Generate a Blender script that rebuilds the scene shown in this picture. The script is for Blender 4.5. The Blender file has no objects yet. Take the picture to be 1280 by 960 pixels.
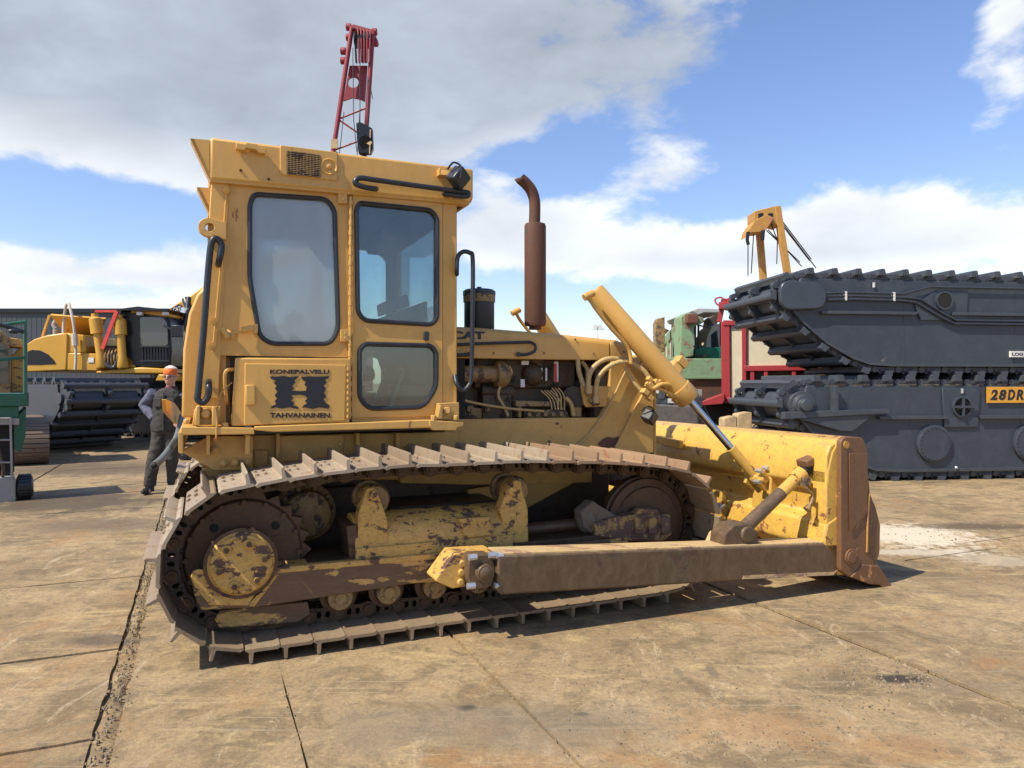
import bpy, bmesh, math, random
from mathutils import Vector, Matrix
from mathutils.geometry import tessellate_polygon
random.seed(7)
S = bpy.context.scene
COL = S.collection
R = math.radians
FPX, CX, HY, CAMH = 910.0, 640.0, 478.0, 1.6      # lens in photo pixels, eye 1.6 m above the yard

# ---------------------------------------------------------------- frames
class FR:
    """a local frame on the ground; X/Y/Z turn a photo pixel into a point on one of its planes"""
    def __init__(s, ox, oy, deg, oz=0.0):
        s.o = Vector((ox, oy, oz)); s.a = R(deg)
        s.c, s.s = math.cos(s.a), math.sin(s.a)
    def loc(s, P):
        d = P - s.o
        return Vector((d.x*s.c + d.y*s.s, -d.x*s.s + d.y*s.c, d.z))
    def _ray(s, px, py):
        C = s.loc(Vector((0, 0, CAMH)))
        D = s.loc(Vector(((px-CX)/FPX, 1, (HY-py)/FPX)) + s.o)
        return C, D
    def _hit(s, px, py, k, val):
        C, D = s._ray(px, py)
        return C + D*((val-C[k])/D[k])
    def X(s, px, py, v): return s._hit(px, py, 0, v)
    def Y(s, px, py, v): return s._hit(px, py, 1, v)
    def Z(s, px, py, v): return s._hit(px, py, 2, v)

# ---------------------------------------------------------------- mesh builder
class MB:
    def __init__(s): s.bm = bmesh.new()
    def poly(s, pts):
        return s.bm.faces.new([s.bm.verts.new(p) for p in pts])
    def prism(s, pts, vec):
        vec = Vector(vec); n = len(pts)
        a = [s.bm.verts.new(Vector(p)) for p in pts]; b = [s.bm.verts.new(Vector(p)+vec) for p in pts]
        s.bm.faces.new(a); s.bm.faces.new(b[::-1])
        for i in range(n):
            s.bm.faces.new([a[i], b[i], b[(i+1) % n], a[(i+1) % n]])
        return s
    def holed(s, outer, holes, vec):
        vec = Vector(vec)
        loops = [[Vector(p) for p in l] for l in [outer]+holes]
        flat = [p for l in loops for p in l]
        a = [s.bm.verts.new(p) for p in flat]; b = [s.bm.verts.new(p+vec) for p in flat]
        for t in tessellate_polygon(loops):
            try:
                s.bm.faces.new([a[i] for i in t]); s.bm.faces.new([b[i] for i in t][::-1])
            except ValueError: pass
        k = 0
        for l in loops:
            n = len(l)
            for i in range(n):
                s.bm.faces.new([a[k+i], b[k+i], b[k+(i+1) % n], a[k+(i+1) % n]])
            k += n
        return s
    def box(s, x0, x1, y0, y1, z0, z1):
        return s.prism([(x0, y0, z0), (x1, y0, z0), (x1, y1, z0), (x0, y1, z0)], (0, 0, z1-z0))
    def obox(s, c, size, M=None):
        hx, hy, hz = [v/2 for v in size]
        pts = [Vector((a, b, -hz)) for a, b in ((-hx, -hy), (hx, -hy), (hx, hy), (-hx, hy))]
        M = M or Matrix.Identity(3)
        return s.prism([Vector(c)+M @ p for p in pts], M @ Vector((0, 0, 2*hz)))
    def bar(s, p0, p1, w, h, up=(0, 0, 1)):
        p0, p1 = Vector(p0), Vector(p1); d = (p1-p0).normalized()
        u = Vector(up); sd = d.cross(u)
        if sd.length < 1e-4: sd = d.cross(Vector((1, 0, 0)))
        sd.normalize(); u = sd.cross(d)
        q = [p0+sd*(a*w/2)+u*(b*h/2) for a, b in ((-1, -1), (1, -1), (1, 1), (-1, 1))]
        return s.prism(q, p1-p0)
    def ring(s, c, d, r, n, ref=None, sq=1.0):
        d = d.normalized(); ref = ref or (Vector((0, 0, 1)) if abs(d.z) < .95 else Vector((1, 0, 0)))
        a = d.cross(ref).normalized(); b = a.cross(d)
        return [s.bm.verts.new(c+a*(r*math.cos(t))+b*(r*sq*math.sin(t))) for t in [2*math.pi*i/n for i in range(n)]]
    def loft(s, rings, closed=False, caps=True):
        n = len(rings[0]); m = len(rings)
        for j in range(m if closed else m-1):
            A, B = rings[j], rings[(j+1) % m]
            for i in range(n):
                s.bm.faces.new([A[i], A[(i+1) % n], B[(i+1) % n], B[i]])
        if caps and not closed:
            s.bm.faces.new(rings[0][::-1]); s.bm.faces.new(rings[-1])
        return s
    def cyl(s, p0, p1, r0, r1=None, n=20):
        p0, p1 = Vector(p0), Vector(p1); r1 = r0 if r1 is None else r1
        return s.loft([s.ring(p0, p1-p0, r0, n), s.ring(p1, p1-p0, r1, n)])
    def lathe(s, p0, d, prof, n=24):
        """prof = list of (distance along d, radius)"""
        p0, d = Vector(p0), Vector(d).normalized()
        return s.loft([s.ring(p0+d*a, d, max(r, 1e-4), n) for a, r in prof])
    def tube(s, path, r, n=8, closed=False, sub=0):
        P = [Vector(p) for p in path]
        if sub: P = smooth_path(P, sub, closed)
        m = len(P); rings = []; ref = None
        for i in range(m):
            if closed: t = P[(i+1) % m]-P[i-1]
            else: t = P[min(i+1, m-1)]-P[max(i-1, 0)]
            t.normalize()
            if ref is None: ref = Vector((0, 0, 1)) if abs(t.z) < .9 else Vector((0, 1, 0))
            a = t.cross(ref).normalized(); b = a.cross(t); ref = b
            rr = r[i] if isinstance(r, (list, tuple)) else r
            rings.append([s.bm.verts.new(P[i]+a*(rr*math.cos(q))+b*(rr*math.sin(q))) for q in [2*math.pi*k/n for k in range(n)]])
        return s.loft(rings, closed)
    def ball(s, c, r, sc=(1, 1, 1), n=12):
        res = bmesh.ops.create_uvsphere(s.bm, u_segments=n, v_segments=max(6, n//2+2), radius=r)
        for v in res['verts']: v.co = Vector((v.co.x*sc[0], v.co.y*sc[1], v.co.z*sc[2]))+Vector(c)
        return s
    def mesh(s, name, sharp=38):
        bm = s.bm
        bmesh.ops.recalc_face_normals(bm, faces=bm.faces)
        for f in bm.faces: f.smooth = True
        for e in bm.edges:
            if len(e.link_faces) == 2 and e.calc_face_angle(0) > R(sharp): e.smooth = False
        me = bpy.data.meshes.new(name); bm.to_mesh(me); bm.free()
        return me
    def build(s, name, mat, parent=None, bevel=0, sharp=38, label=None):
        me = s.mesh(name, sharp); me.materials.append(mat)
        o = bpy.data.objects.new(name, me); COL.objects.link(o)
        if parent: o.parent = parent
        if label: o['label'] = label
        if bevel:
            b = o.modifiers.new('bevel', 'BEVEL'); b.width = bevel; b.segments = 2; b.limit_method = 'ANGLE'; b.angle_limit = R(40)
            b.harden_normals = False
        return o

def smooth_path(P, k, closed=False):
    out = []; m = len(P); rng = m if closed else m-1
    for i in range(rng):
        p0 = P[i-1] if (closed or i > 0) else P[i]; p1 = P[i]; p2 = P[(i+1) % m]
        p3 = P[(i+2) % m] if (closed or i+2 < m) else p2
        for j in range(k):
            t = j/k
            out.append(.5*((2*p1)+(p2-p0)*t+(2*p0-5*p1+4*p2-p3)*t*t+(3*p1-p0-3*p2+p3)*t**3))
    if not closed: out.append(P[-1])
    return out

def rounded(pts, r, n=5):
    """round the corners of a planar polygon"""
    P = [Vector(p) for p in pts]; m = len(P); out = []
    for i in range(m):
        a, b, c = P[i-1], P[i], P[(i+1) % m]
        u, v = a-b, c-b; rr = min(r, u.length*.48, v.length*.48)
        u.normalize(); v.normalize(); s0, s1 = b+u*rr, b+v*rr
        for k in range(n+1):
            t = k/n; out.append(s0*(1-t)**2 + b*(2*t*(1-t)) + s1*t*t)
    return out

def thing(name, label, cat, fr=None, group=None, loc=None, rot=0):
    o = bpy.data.objects.new(name, None); COL.objects.link(o); o.empty_display_size = .3
    if fr: o.location = fr.o; o.rotation_euler = (0, 0, fr.a)
    if loc: o.location = loc; o.rotation_euler = (0, 0, rot)
    o['label'] = label; o['category'] = cat
    if group: o['group'] = group
    return o
def tag(o, label, cat, group=None, kind=None):
    o['label'] = label; o['category'] = cat
    if group: o['group'] = group
    if kind: o['kind'] = kind
    return o
def place(o, fr): o.location = fr.o; o.rotation_euler = (0, 0, fr.a); return o

def text_on(name, txt, mat, parent, x0, x1, z0, z1, y, bold=0.0, shear=0, thick=.002, slope=0):
    """lettering standing on a plane facing local -y, fitted to a box (slope = dz/dx)"""
    cu = bpy.data.curves.new(name, 'FONT'); cu.body = txt; cu.size = 1; cu.offset = bold; cu.extrude = .0; cu.shear = shear
    cu.fill_mode = 'BOTH'; cu.extrude = .01
    tmp = bpy.data.objects.new('tmp', cu); COL.objects.link(tmp)
    me = bpy.data.meshes.new_from_object(tmp.evaluated_get(bpy.context.evaluated_depsgraph_get()))
    bpy.data.objects.remove(tmp); bpy.data.curves.remove(cu)
    xs = [v.co.x for v in me.vertices]; ys = [v.co.y for v in me.vertices]
    ax, bx, ay, by = min(xs), max(xs), min(ys), max(ys)
    for v in me.vertices:
        u = (v.co.x-ax)/(bx-ax); w = (v.co.y-ay)/(by-ay); q = v.co.z
        X = x0+(x1-x0)*u
        v.co = Vector((X, y-(thick if q > 0 else -.001), z0+(z1-z0)*w+slope*(X-x0)))
    me.name = name; me.materials.clear(); me.materials.append(mat)
    o = bpy.data.objects.new(name, me); COL.objects.link(o); o.parent = parent
    return o

# ---------------------------------------------------------------- materials
def lin(h): return tuple(((c/255)/12.92 if c/255 <= .04045 else ((c/255+.055)/1.055)**2.4) for c in h)
def newmat(name):
    m = bpy.data.materials.new(name); m.use_nodes = True
    nt = m.node_tree; b = nt.nodes['Principled BSDF']; return m, nt, b
def N(nt, t, **kw):
    n = nt.nodes.new(t)
    for k, v in kw.items():
        if k.startswith('i_'): n.inputs[k[2:].replace('_', ' ')].default_value = v
        else: setattr(n, k, v)
    return n
def pos(nt, sc=(1, 1, 1), rot=0):
    g = N(nt, 'ShaderNodeNewGeometry'); m = N(nt, 'ShaderNodeMapping'); m.inputs['Scale'].default_value = sc
    m.inputs['Rotation'].default_value = (0, 0, rot); m.vector_type = 'TEXTURE' if False else 'POINT'
    nt.links.new(g.outputs['Position'], m.inputs['Vector']); return m.outputs[0]
def noise(nt, vec, scale, detail=5, rough=.6, dist=0):
    n = N(nt, 'ShaderNodeTexNoise'); n.inputs['Scale'].default_value = scale; n.inputs['Detail'].default_value = detail
    n.inputs['Roughness'].default_value = rough; n.inputs['Distortion'].default_value = dist
    nt.links.new(vec, n.inputs['Vector']); return n.outputs['Fac']
def ramp(nt, f, a, b, lo=0., hi=1.):
    n = N(nt, 'ShaderNodeMapRange'); n.inputs['From Min'].default_value = a; n.inputs['From Max'].default_value = b
    n.inputs['To Min'].default_value = lo; n.inputs['To Max'].default_value = hi
    nt.links.new(f, n.inputs['Value']); return n.outputs[0]
def mixc(nt, f, A, B):
    n = N(nt, 'ShaderNodeMix', data_type='RGBA')
    for k, v in ((0, f), (6, A), (7, B)):
        if hasattr(v, 'links') or hasattr(v, 'is_linked'): nt.links.new(v, n.inputs[k])
        else: n.inputs[k].default_value = v if k == 0 else (*v, 1)
    return n.outputs[2]
def math2(nt, op, a, b=None, c=None):
    n = N(nt, 'ShaderNodeMath', operation=op)
    for i, v in enumerate((a, b, c)):
        if v is None: continue
        if hasattr(v, 'is_linked'): nt.links.new(v, n.inputs[i])
        else: n.inputs[i].default_value = v
    return n.outputs[0]
def bump(nt, b, h, strength=.3, dist=.01):
    n = N(nt, 'ShaderNodeBump'); n.inputs['Strength'].default_value = strength; n.inputs['Distance'].default_value = dist
    nt.links.new(h, n.inputs['Height']); nt.links.new(n.outputs[0], b.inputs['Normal'])

YAW = R(23.15)
def worn(name, base, rust=(.07, .032, .02), amt=.0, scale=6., rough=.45, stretch=(1, 1, 1), dirt=.15, dirtc=(.16, .1, .05), chips=.0, metal=0, bstr=.15, base2=None, low=None, rnd=False):
    """painted or bare metal: patchy tone, dirt film, rust patches with hard edges, small chips"""
    m, nt, b = newmat(name); L = nt.links.new
    v = pos(nt, stretch, -YAW)
    n1 = noise(nt, v, scale, 5, .68, .3); n2 = noise(nt, v, scale*.25, 2, .6); n3 = noise(nt, v, scale*7, 3, .7)
    n4 = noise(nt, v, scale*2.6, 4, .75, .8)
    c = mixc(nt, ramp(nt, n2, .3, .7), base, base2 or tuple(x*.86 for x in base))
    c = mixc(nt, ramp(nt, n4, .42, .75, 0, dirt), c, dirtc)
    rf = None
    if amt > 0:
        t = .72-.32*amt
        n1b = math2(nt, 'MULTIPLY_ADD', n3, .10, n1)
        if low:                                     # scraped and rusted near the ground
            gz = N(nt, 'ShaderNodeNewGeometry'); sz = N(nt, 'ShaderNodeSeparateXYZ'); L(gz.outputs['Position'], sz.inputs[0])
            n1b = math2(nt, 'ADD', n1b, ramp(nt, sz.outputs[2], low[0], low[1], 0, .13))
        rf = ramp(nt, n1b, t+.03, t+.055)
        rc = mixc(nt, ramp(nt, n3, .3, .7), rust, tuple(min(1, x*1.7) for x in rust))
        c = mixc(nt, rf, c, rc)
    if chips > 0:
        t = .76-.16*chips
        cf = ramp(nt, n3, t, t+.03)
        c = mixc(nt, cf, c, rust)
        rf = cf if rf is None else math2(nt, 'MAXIMUM', rf, cf)
    if rnd:                                         # every shoe has its own tone
        oi = N(nt, 'ShaderNodeObjectInfo'); c = mixc(nt, ramp(nt, oi.outputs['Random'], 0, 1, 0, .55), c, (.19, .125, .075))
    L(c, b.inputs['Base Color']); b.inputs['Metallic'].default_value = metal
    r = ramp(nt, n4, .3, .7, rough-.07, rough+.12)
    if rf is not None: r = math2(nt, 'MAXIMUM', r, math2(nt, 'MULTIPLY', rf, .85))
    L(r, b.inputs['Roughness'])
    h = math2(nt, 'MULTIPLY_ADD', n3, .35, n1)
    if rf is not None: h = math2(nt, 'MULTIPLY_ADD', rf, -.5, h)
    bump(nt, b, h, bstr, .006)
    return m
def plain(name, col, rough=.5, metal=0, var=.12, scale=8, bstr=.05, spec=None):
    m, nt, b = newmat(name); v = pos(nt)
    n = noise(nt, v, scale, 6, .65)
    c = mixc(nt, ramp(nt, n, .3, .7), tuple(x*(1-var) for x in col), tuple(min(1, x*(1+var)) for x in col))
    nt.links.new(c, b.inputs['Base Color']); b.inputs['Metallic'].default_value = metal
    nt.links.new(ramp(nt, n, .3, .7, rough-.06, rough+.08), b.inputs['Roughness'])
    if spec is not None: b.inputs['Specular IOR Level'].default_value = spec
    if bstr: bump(nt, b, noise(nt, v, scale*6, 4), bstr, .004)
    return m

YEL = (.61, .350, .088)
M = {}
M['cab'] = worn('cab_paint', YEL, amt=.04, scale=3.5, rough=.42, dirt=.42, dirtc=(.40, .235, .075), chips=.10, bstr=.07, rust=(.2, .09, .035), stretch=(1.3, 1.3, .6))
M['body'] = worn('body_paint', (.55, .325, .085), amt=.10, scale=3, rough=.5, dirt=.4, dirtc=(.26, .16, .07), chips=.12, bstr=.08)
M['blade'] = worn('blade_paint', (.66, .40, .075), amt=.24, scale=8, rough=.36, dirt=.8, dirtc=(.40, .22, .07), chips=.3, rust=(.15, .06, .025), bstr=.14, low=(.62, .22))
M['worn'] = worn('worn_yellow_paint', (.60, .365, .09), amt=.44, scale=13, rough=.55, dirt=.75, dirtc=(.30, .155, .05), chips=.75, rust=(.085, .045, .032), stretch=(.8, .8, 1.3))
M['wornlow'] = worn('scraped_frame', (.125, .068, .036), amt=.42, scale=6, rough=.5, dirt=.7, dirtc=(.18, .11, .06), rust=(.36, .22, .07), stretch=(.4, 1, 2.2), bstr=.25)
M['arm'] = worn('rusty_arm', (.112, .062, .032), amt=.3, scale=5, rough=.45, dirt=.6, dirtc=(.19, .125, .066), rust=(.07, .04, .024), stretch=(.9, .9, .55), bstr=.4, chips=.5, base2=(.08, .055, .03), rnd=False)
M['armtop'] = worn('arm_worn_highlight', (.58, .41, .20), amt=.5, scale=5, rough=.55, dirt=.5, rust=(.22, .13, .08), stretch=(.5, 1, 1), chips=.4)  # worn pale metal, with the lit top's highlight put into the colour
M['endplate'] = worn('blade_end_rust', (.185, .088, .038), amt=.2, scale=6, rough=.5, dirt=.9, dirtc=(.11, .058, .032), rust=(.30, .135, .05), bstr=.25, chips=.1)
M['rust'] = worn('exhaust_rust', (.10, .042, .024), amt=.42, scale=5, rough=.75, dirt=.5, dirtc=(.17, .07, .035), rust=(.05, .03, .024), bstr=.2)
M['steel'] = worn('track_steel', (.060, .037, .021), amt=.2, scale=9, rough=.5, dirt=.7, dirtc=(.15, .09, .045), rust=(.03, .02, .017), bstr=.3, metal=.35)
M['shoerust'] = worn('shoe_rusty', (.36, .25, .155), amt=.3, scale=9, rough=.5, dirt=.5, dirtc=(.36, .16, .08), rust=(.2, .09, .05), bstr=.3, chips=.5, metal=.1, rnd=True)
M['shoe'] = worn('shoe_lit', (.40, .335, .245), amt=.36, scale=9, rough=.5, dirt=.55, dirtc=(.24, .15, .11), rust=(.19, .115, .065), bstr=.3, chips=.5, metal=.1, rnd=True)
M['shoeshade'] = worn('shoe_shaded', (.27, .205, .125), amt=.25, scale=9, rough=.55, dirt=.7, dirtc=(.11, .075, .055), rust=(.09, .055, .04), bstr=.3, chips=.3, rnd=True)  # darker copy of the shoe colour, shade painted in
M['disc'] = worn('idler_disc', (.082, .047, .028), amt=.25, scale=7, rough=.5, dirt=.8, dirtc=(.15, .088, .045), rust=(.045, .028, .022), bstr=.2, metal=.3)
M['ochre'] = worn('greasy_yellow', (.30, .19, .07), amt=.5, scale=9, rough=.5, dirt=.7, dirtc=(.1, .07, .05), chips=.6, rust=(.06, .04, .03))
M['yoke'] = worn('rusted_yoke', (.34, .21, .07), amt=.75, scale=11, rough=.6, dirt=.6, dirtc=(.14, .09, .05), chips=.8, rust=(.085, .05, .034))
M['mudgrey'] = worn('caked_grease', (.16, .13, .10), amt=.3, scale=12, rough=.9, dirt=.6, rust=(.1, .07, .05), bstr=.7)
M['engine'] = worn('engine_grime', (.05, .032, .02), amt=.3, scale=9, rough=.55, dirt=.6, dirtc=(.13, .08, .035), rust=(.02, .014, .01))
M['black'] = plain('black_rubber', (.018, .021, .026), .38, var=.3)
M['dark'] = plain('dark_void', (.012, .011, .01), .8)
M['interior'] = plain('cab_lining', (.05, .055, .062), .8)
M['seat'] = plain('seat_vinyl', (.09, .095, .1), .6)
M['chrome'] = plain('chrome_rod', (.55, .55, .56), .12, metal=1, var=.05, bstr=0)
M['bolt'] = plain('bright_bolt', (.55, .56, .58), .35, metal=.7)
M['decal'] = plain('decal_black', (.012, .013, .02), .45)
M['hose'] = worn('hose_yellow', (.50, .35, .14), scale=8, rough=.5, dirt=.4)
M['greyhose'] = plain('grey_hose', (.11, .125, .12), .55)
M['navy'] = worn('pontoon_paint', (.036, .045, .060), scale=1.6, rough=.42, dirt=.7, dirtc=(.058, .068, .082), bstr=.06, amt=.03, rust=(.11, .10, .09), chips=.05)
M['navytrack'] = worn('pontoon_track', (.045, .053, .066), scale=4, rough=.45, dirt=.5, dirtc=(.085, .092, .1), bstr=.08)
M['navypipe'] = plain('pipe_paint', (.04, .049, .064), .3)
M['exc'] = worn('excavator_paint', (.60, .32, .035), scale=3, rough=.35, dirt=.3, dirtc=(.42, .24, .06), bstr=.03)
M['excdark'] = plain('excavator_black', (.013, .016, .02), .3, spec=.3)
M['green'] = plain('green_paint', (.012, .11, .065), .4)
M['palegreen'] = worn('faded_green', (.21, .35, .19), amt=.4, scale=3, rough=.7, dirt=.5, rust=(.15, .09, .06), chips=.2)
M['red'] = worn('red_paint', (.33, .025, .03), amt=.15, scale=5, rough=.5, dirt=.4, dirtc=(.2, .03, .03))
M['cranered'] = worn('crane_red', (.26, .025, .035), scale=3, rough=.5, dirt=.4, dirtc=(.13, .02, .03))
M['cream'] = worn('cream_panel', (.58, .52, .37), amt=.1, scale=2, rough=.7, dirt=.5, dirtc=(.4, .35, .24), rust=(.2, .1, .06))
M['orangey'] = worn('crane_ochre', (.46, .24, .05), amt=.35, scale=2, rough=.6, dirt=.4, rust=(.3, .13, .06))
M['wood'] = plain('timber', (.42, .31, .17), .8, var=.25)
M['concrete'] = worn('block_concrete', (.12, .11, .10), scale=3, rough=.9, dirt=.7, dirtc=(.05, .045, .04), bstr=.4)
M['shed'] = plain('shed_cladding', (.04, .05, .06), .5)
M['roofw'] = plain('awning_grey', (.35, .35, .34), .6)
M['white'] = plain('white_paint', (.6, .6, .58), .6)
M['rope'] = plain('rope', (.5, .46, .38), .8)
M['strap'] = plain('red_strap', (.55, .05, .04), .6)
M['orange'] = plain('orange_strap', (.75, .14, .03), .6)
M['greym'] = plain('grey_steel', (.3, .29, .27), .5)
M['brown'] = plain('brown_box', (.14, .055, .03), .7)
M['trackold'] = worn('old_track', (.17, .125, .09), amt=.3, scale=6, rough=.6, dirt=.6, bstr=.2)

def glass_mat(name, tint, refl=.10, frost=0.0):
    m, nt, b = newmat(name); nt.nodes.remove(b); out = nt.nodes['Material Output']; L = nt.links.new
    t = N(nt, 'ShaderNodeBsdfTransparent'); t.inputs[0].default_value = (*tint, 1)
    g = N(nt, 'ShaderNodeBsdfGlossy'); g.inputs['Roughness'].default_value = .03; g.inputs[0].default_value = (.95, .97, 1, 1)
    lw = N(nt, 'ShaderNodeLayerWeight'); lw.inputs[0].default_value = .25
    mx = N(nt, 'ShaderNodeMixShader')
    f = math2(nt, 'MULTIPLY_ADD', lw.outputs['Fresnel'], .8, refl); L(f, mx.inputs[0])
    src = t.outputs[0]
    v = pos(nt, (1, 1, .35), -YAW); n = noise(nt, v, 4, 6, .7, .4)
    if frost:
        rf = N(nt, 'ShaderNodeBsdfRefraction'); rf.inputs['Roughness'].default_value = .38; rf.inputs['IOR'].default_value = 1.06
        rf.inputs[0].default_value = (.82, .9, .93, 1)
        tl = N(nt, 'ShaderNodeBsdfTranslucent'); tl.inputs[0].default_value = (.75, .82, .84, 1)
        df = N(nt, 'ShaderNodeBsdfDiffuse'); df.inputs[0].default_value = (.52, .57, .58, 1)
        m2 = N(nt, 'ShaderNodeMixShader'); m2.inputs[0].default_value = .5; L(tl.outputs[0], m2.inputs[1]); L(df.outputs[0], m2.inputs[2])
        m1 = N(nt, 'ShaderNodeMixShader'); L(ramp(nt, n, .3, .7, frost-.12, frost+.2), m1.inputs[0]); L(rf.outputs[0], m1.inputs[1]); L(m2.outputs[0], m1.inputs[2])
        src = m1.outputs[0]
    else:                                   # a film of dust
        df = N(nt, 'ShaderNodeBsdfDiffuse'); df.inputs[0].default_value = (.36, .37, .36, 1)
        m1 = N(nt, 'ShaderNodeMixShader'); L(ramp(nt, n, .35, .75, .03, .16), m1.inputs[0]); L(src, m1.inputs[1]); L(df.outputs[0], m1.inputs[2]); src = m1.outputs[0]
    L(src, mx.inputs[1]); L(g.outputs[0], mx.inputs[2]); L(mx.outputs[0], out.inputs[0])
    return m
M['glass'] = glass_mat('cab_glass', (.80, .9, .9), .06)
M['frost'] = glass_mat('steamed_glass', (.9, .95, .95), .07, frost=.62)
M['excglass'] = plain('excavator_glass', (.03, .035, .04), .06, spec=.9, bstr=0)
# ================================================================ THE BULLDOZER
DF = FR(-2.32, 5.42, 23.15)                      # local x forward, -y towards the photographer
D = lambda px, py, v: DF.Y(px, py, -v)           # photo pixel -> point on the plane v metres to the near side of the centre line
doz = thing('bulldozer', 'large worn yellow crawler bulldozer with glazed cab, rusty exhaust stack and wide tracks', 'bulldozer', DF)
def P(pxs, v): return [D(a, b, v) for a, b in pxs]
def mir(pts): return [Vector((p.x, -p.y, p.z)) for p in pts]
def slab(name, pxs, v, t, mat, parent=doz, bevel=.006, r=0, label=None, both=False):
    pts = P(pxs, v)
    if r: pts = rounded(pts, r)
    m = MB(); m.prism(pts, (0, t, 0))
    if both: m.prism(mir(pts), (0, -t, 0))
    return m.build(name, mat, parent, bevel, label=label)

VC = .85
# --- cab walls
W_REAR = [(317, 243), (407, 249), (418, 262), (422.5, 412), (413, 430), (338, 430), (324, 420), (312, 350), (312, 256)]
W_DOOR = [(449, 254), (538, 263), (546, 273), (546, 398), (539, 406), (456, 401), (447, 391), (445, 262)]
W_LOW = [(456, 430), (538, 432), (545, 440), (545, 484), (529, 509), (461, 511), (449, 498), (449, 437)]
WALL = [(273, 221), (571, 243), (571, 524), (440, 530), (440, 447), (262, 444)]
FARW = [rounded([DF.Y(a, b, VC) for a, b in q], .07) for q in ([(322, 300), (388, 303), (388, 406), (330, 406)],)]+[rounded([DF.Y(a, b, VC) for a, b in q], .07) for q in ([(404, 310), (466, 314), (483, 326), (482, 403), (478, 412), (404, 410)], [(452, 447), (470, 447), (476, 455), (476, 492), (452, 490)])]
def wall(v, t, sgn=1):
    o = P(WALL, v); hs = [rounded(P(w, v), .06) for w in (W_REAR, W_DOOR, W_LOW)]
    if sgn < 0: o = mir(o); hs = FARW
    m = MB(); m.holed(o, hs, (0, t*sgn, 0)); return m
cab = wall(VC, .04).build('cab_wall', M['cab'], doz)
wall(VC, .04, -1).build('cab_wall', M['cab'], doz)
xf, xr = D(571, 243, VC).x, D(268, 230, VC).x
zt, zb = D(571, 247, VC).z, D(571, 524, VC).z
# front wall and rear wall with openings
def xwall(x, t, z0, z1, win, zw0, zw1, mat, name):
    o = [(x, -.81, z0), (x, .81, z0), (x, .81, z1), (x, -.81, z1)]
    hs = [rounded([(x, a, zw0), (x, b, zw0), (x, b, zw1), (x, a, zw1)], .07) for a, b in win]
    return MB().holed(o, hs, (t, 0, 0)).build(name, mat, doz)
xwall(xf-.05, .04, zb, zt, [(-.74, .74)], zb+.62, zt-.08, M['cab'], 'cab_wall')
xwall(xr+.03, .04, zb, zt, [(-.62, .62)], zb+.75, zt-.2, M['cab'], 'cab_wall')
MB().box(xf-.035, xf-.03, -.74, .74, zb+.62, zt-.08).build('window', M['glass'], doz)
MB().box(xr+.045, xr+.05, -.62, .62, zb+.75, zt-.2).build('window', M['glass'], doz)
# corner posts seen inside
for w, nm, gm in ((W_REAR, 'window', 'frost'), (W_DOOR, None, 'glass'), (W_LOW, None, 'glass')):
    pass
def window(pxs, v, mat, parent, far=False, label=None):
    pts = rounded(P(pxs, v), .06)
    c = sum(pts, Vector())/len(pts)
    if far: pts = mir(pts); c.y = -c.y
    g = MB().prism([c+(p-c)*.99 for p in pts], (0, .006*(-1 if far else 1), 0)).build('window', mat, parent, label=label)
    off = Vector((0, .012 if far else -.012, 0))
    MB().tube([p+off for p in pts], .0165, 8, closed=True).build('rubber_seal', M['black'], g if parent is doz else parent)
    return g
window(W_REAR, VC-.015, M['frost'], doz, label='steamed up rear side window')
# door: a raised panel on the wall
DOOR = [(441, 243), (553, 252), (553, 506), (541, 520), (440, 522)]
def door(far):
    v = VC+.016; o = P(DOOR, v); hs = [rounded(P(w, v), .06) for w in (W_DOOR, W_LOW)]
    if far: o = mir(o); hs = [mir(h) for h in hs]
    d = MB().holed(rounded(o, .015, 2), hs, (0, -.014 if far else .014, 0)).build('door', M['cab'], doz, .004)
    window(W_DOOR, v-.01, M['glass'], d, far); window(W_LOW, v-.01, M['glass'], d, far)
    if not far:
        m = MB(); m.cyl(D(438.5, 246, v+.012), D(437, 523, v+.012), .010, n=8)
        for k in range(22):
            y = 250+k*12.6; x = 438.5-(y-246)*.0054
            m.cyl(D(x, y, v+.012), D(x, y+6, v+.012), .0135, n=8)
        m.build('hinge', M['cab'], d)
        h = slab('handle', [(531, 414), (537, 415), (536, 426), (530, 425)], v+.022, .02, M['black'], d, .003, r=.01)
        MB().cyl(D(533.5, 418, v+.02), D(533.5, 418, v+.035), .009, n=10).build('lock', M['bolt'], h) if False else None
    return d
door(False)
for q in FARW: MB().prism([p+Vector((0, -.02, 0)) for p in q], (0, .006, 0)).build('window', M['glass'], doz)
# hinge blocks
for a, b in (((423, 239), (434, 254)), ((426, 412), (437, 427))):
    m = MB(); m.prism(P([(a[0], a[1]), (b[0], a[1]), (b[0], b[1]), (a[0], b[1])], VC+.035), (0, .034, 0))
    for yy in (.3, .7): m.cyl(D((a[0]+b[0])/2, a[1]+(b[1]-a[1])*yy, VC+.036), D((a[0]+b[0])/2, a[1]+(b[1]-a[1])*yy, VC+.044), .007, n=8)
    m.build('hinge_block', M['cab'], doz, .003)
# rear post with bead, and lower foot
slab('cab_post', [(264, 226), (287, 226), (273, 498), (247, 498)], VC+.012, .10, M['cab'])
m = MB(); m.tube([D(283, 240, VC+.02), D(279, 300, VC+.02), D(266, 440, VC+.02)], .006, 6)
for a, b in ((283, 238), (268, 401), (265, 432)): m.cyl(D(a, b, VC+.01), D(a, b, VC+.035), .021, n=14); m.cyl(D(a, b, VC+.03), D(a, b, VC+.045), .010, n=8)
m.build('seam_bead', M['cab'], doz)
slab('cab_post', [(553, 250), (571, 252), (571, 505), (553, 505)], VC+.008, .06, M['cab'])
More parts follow.
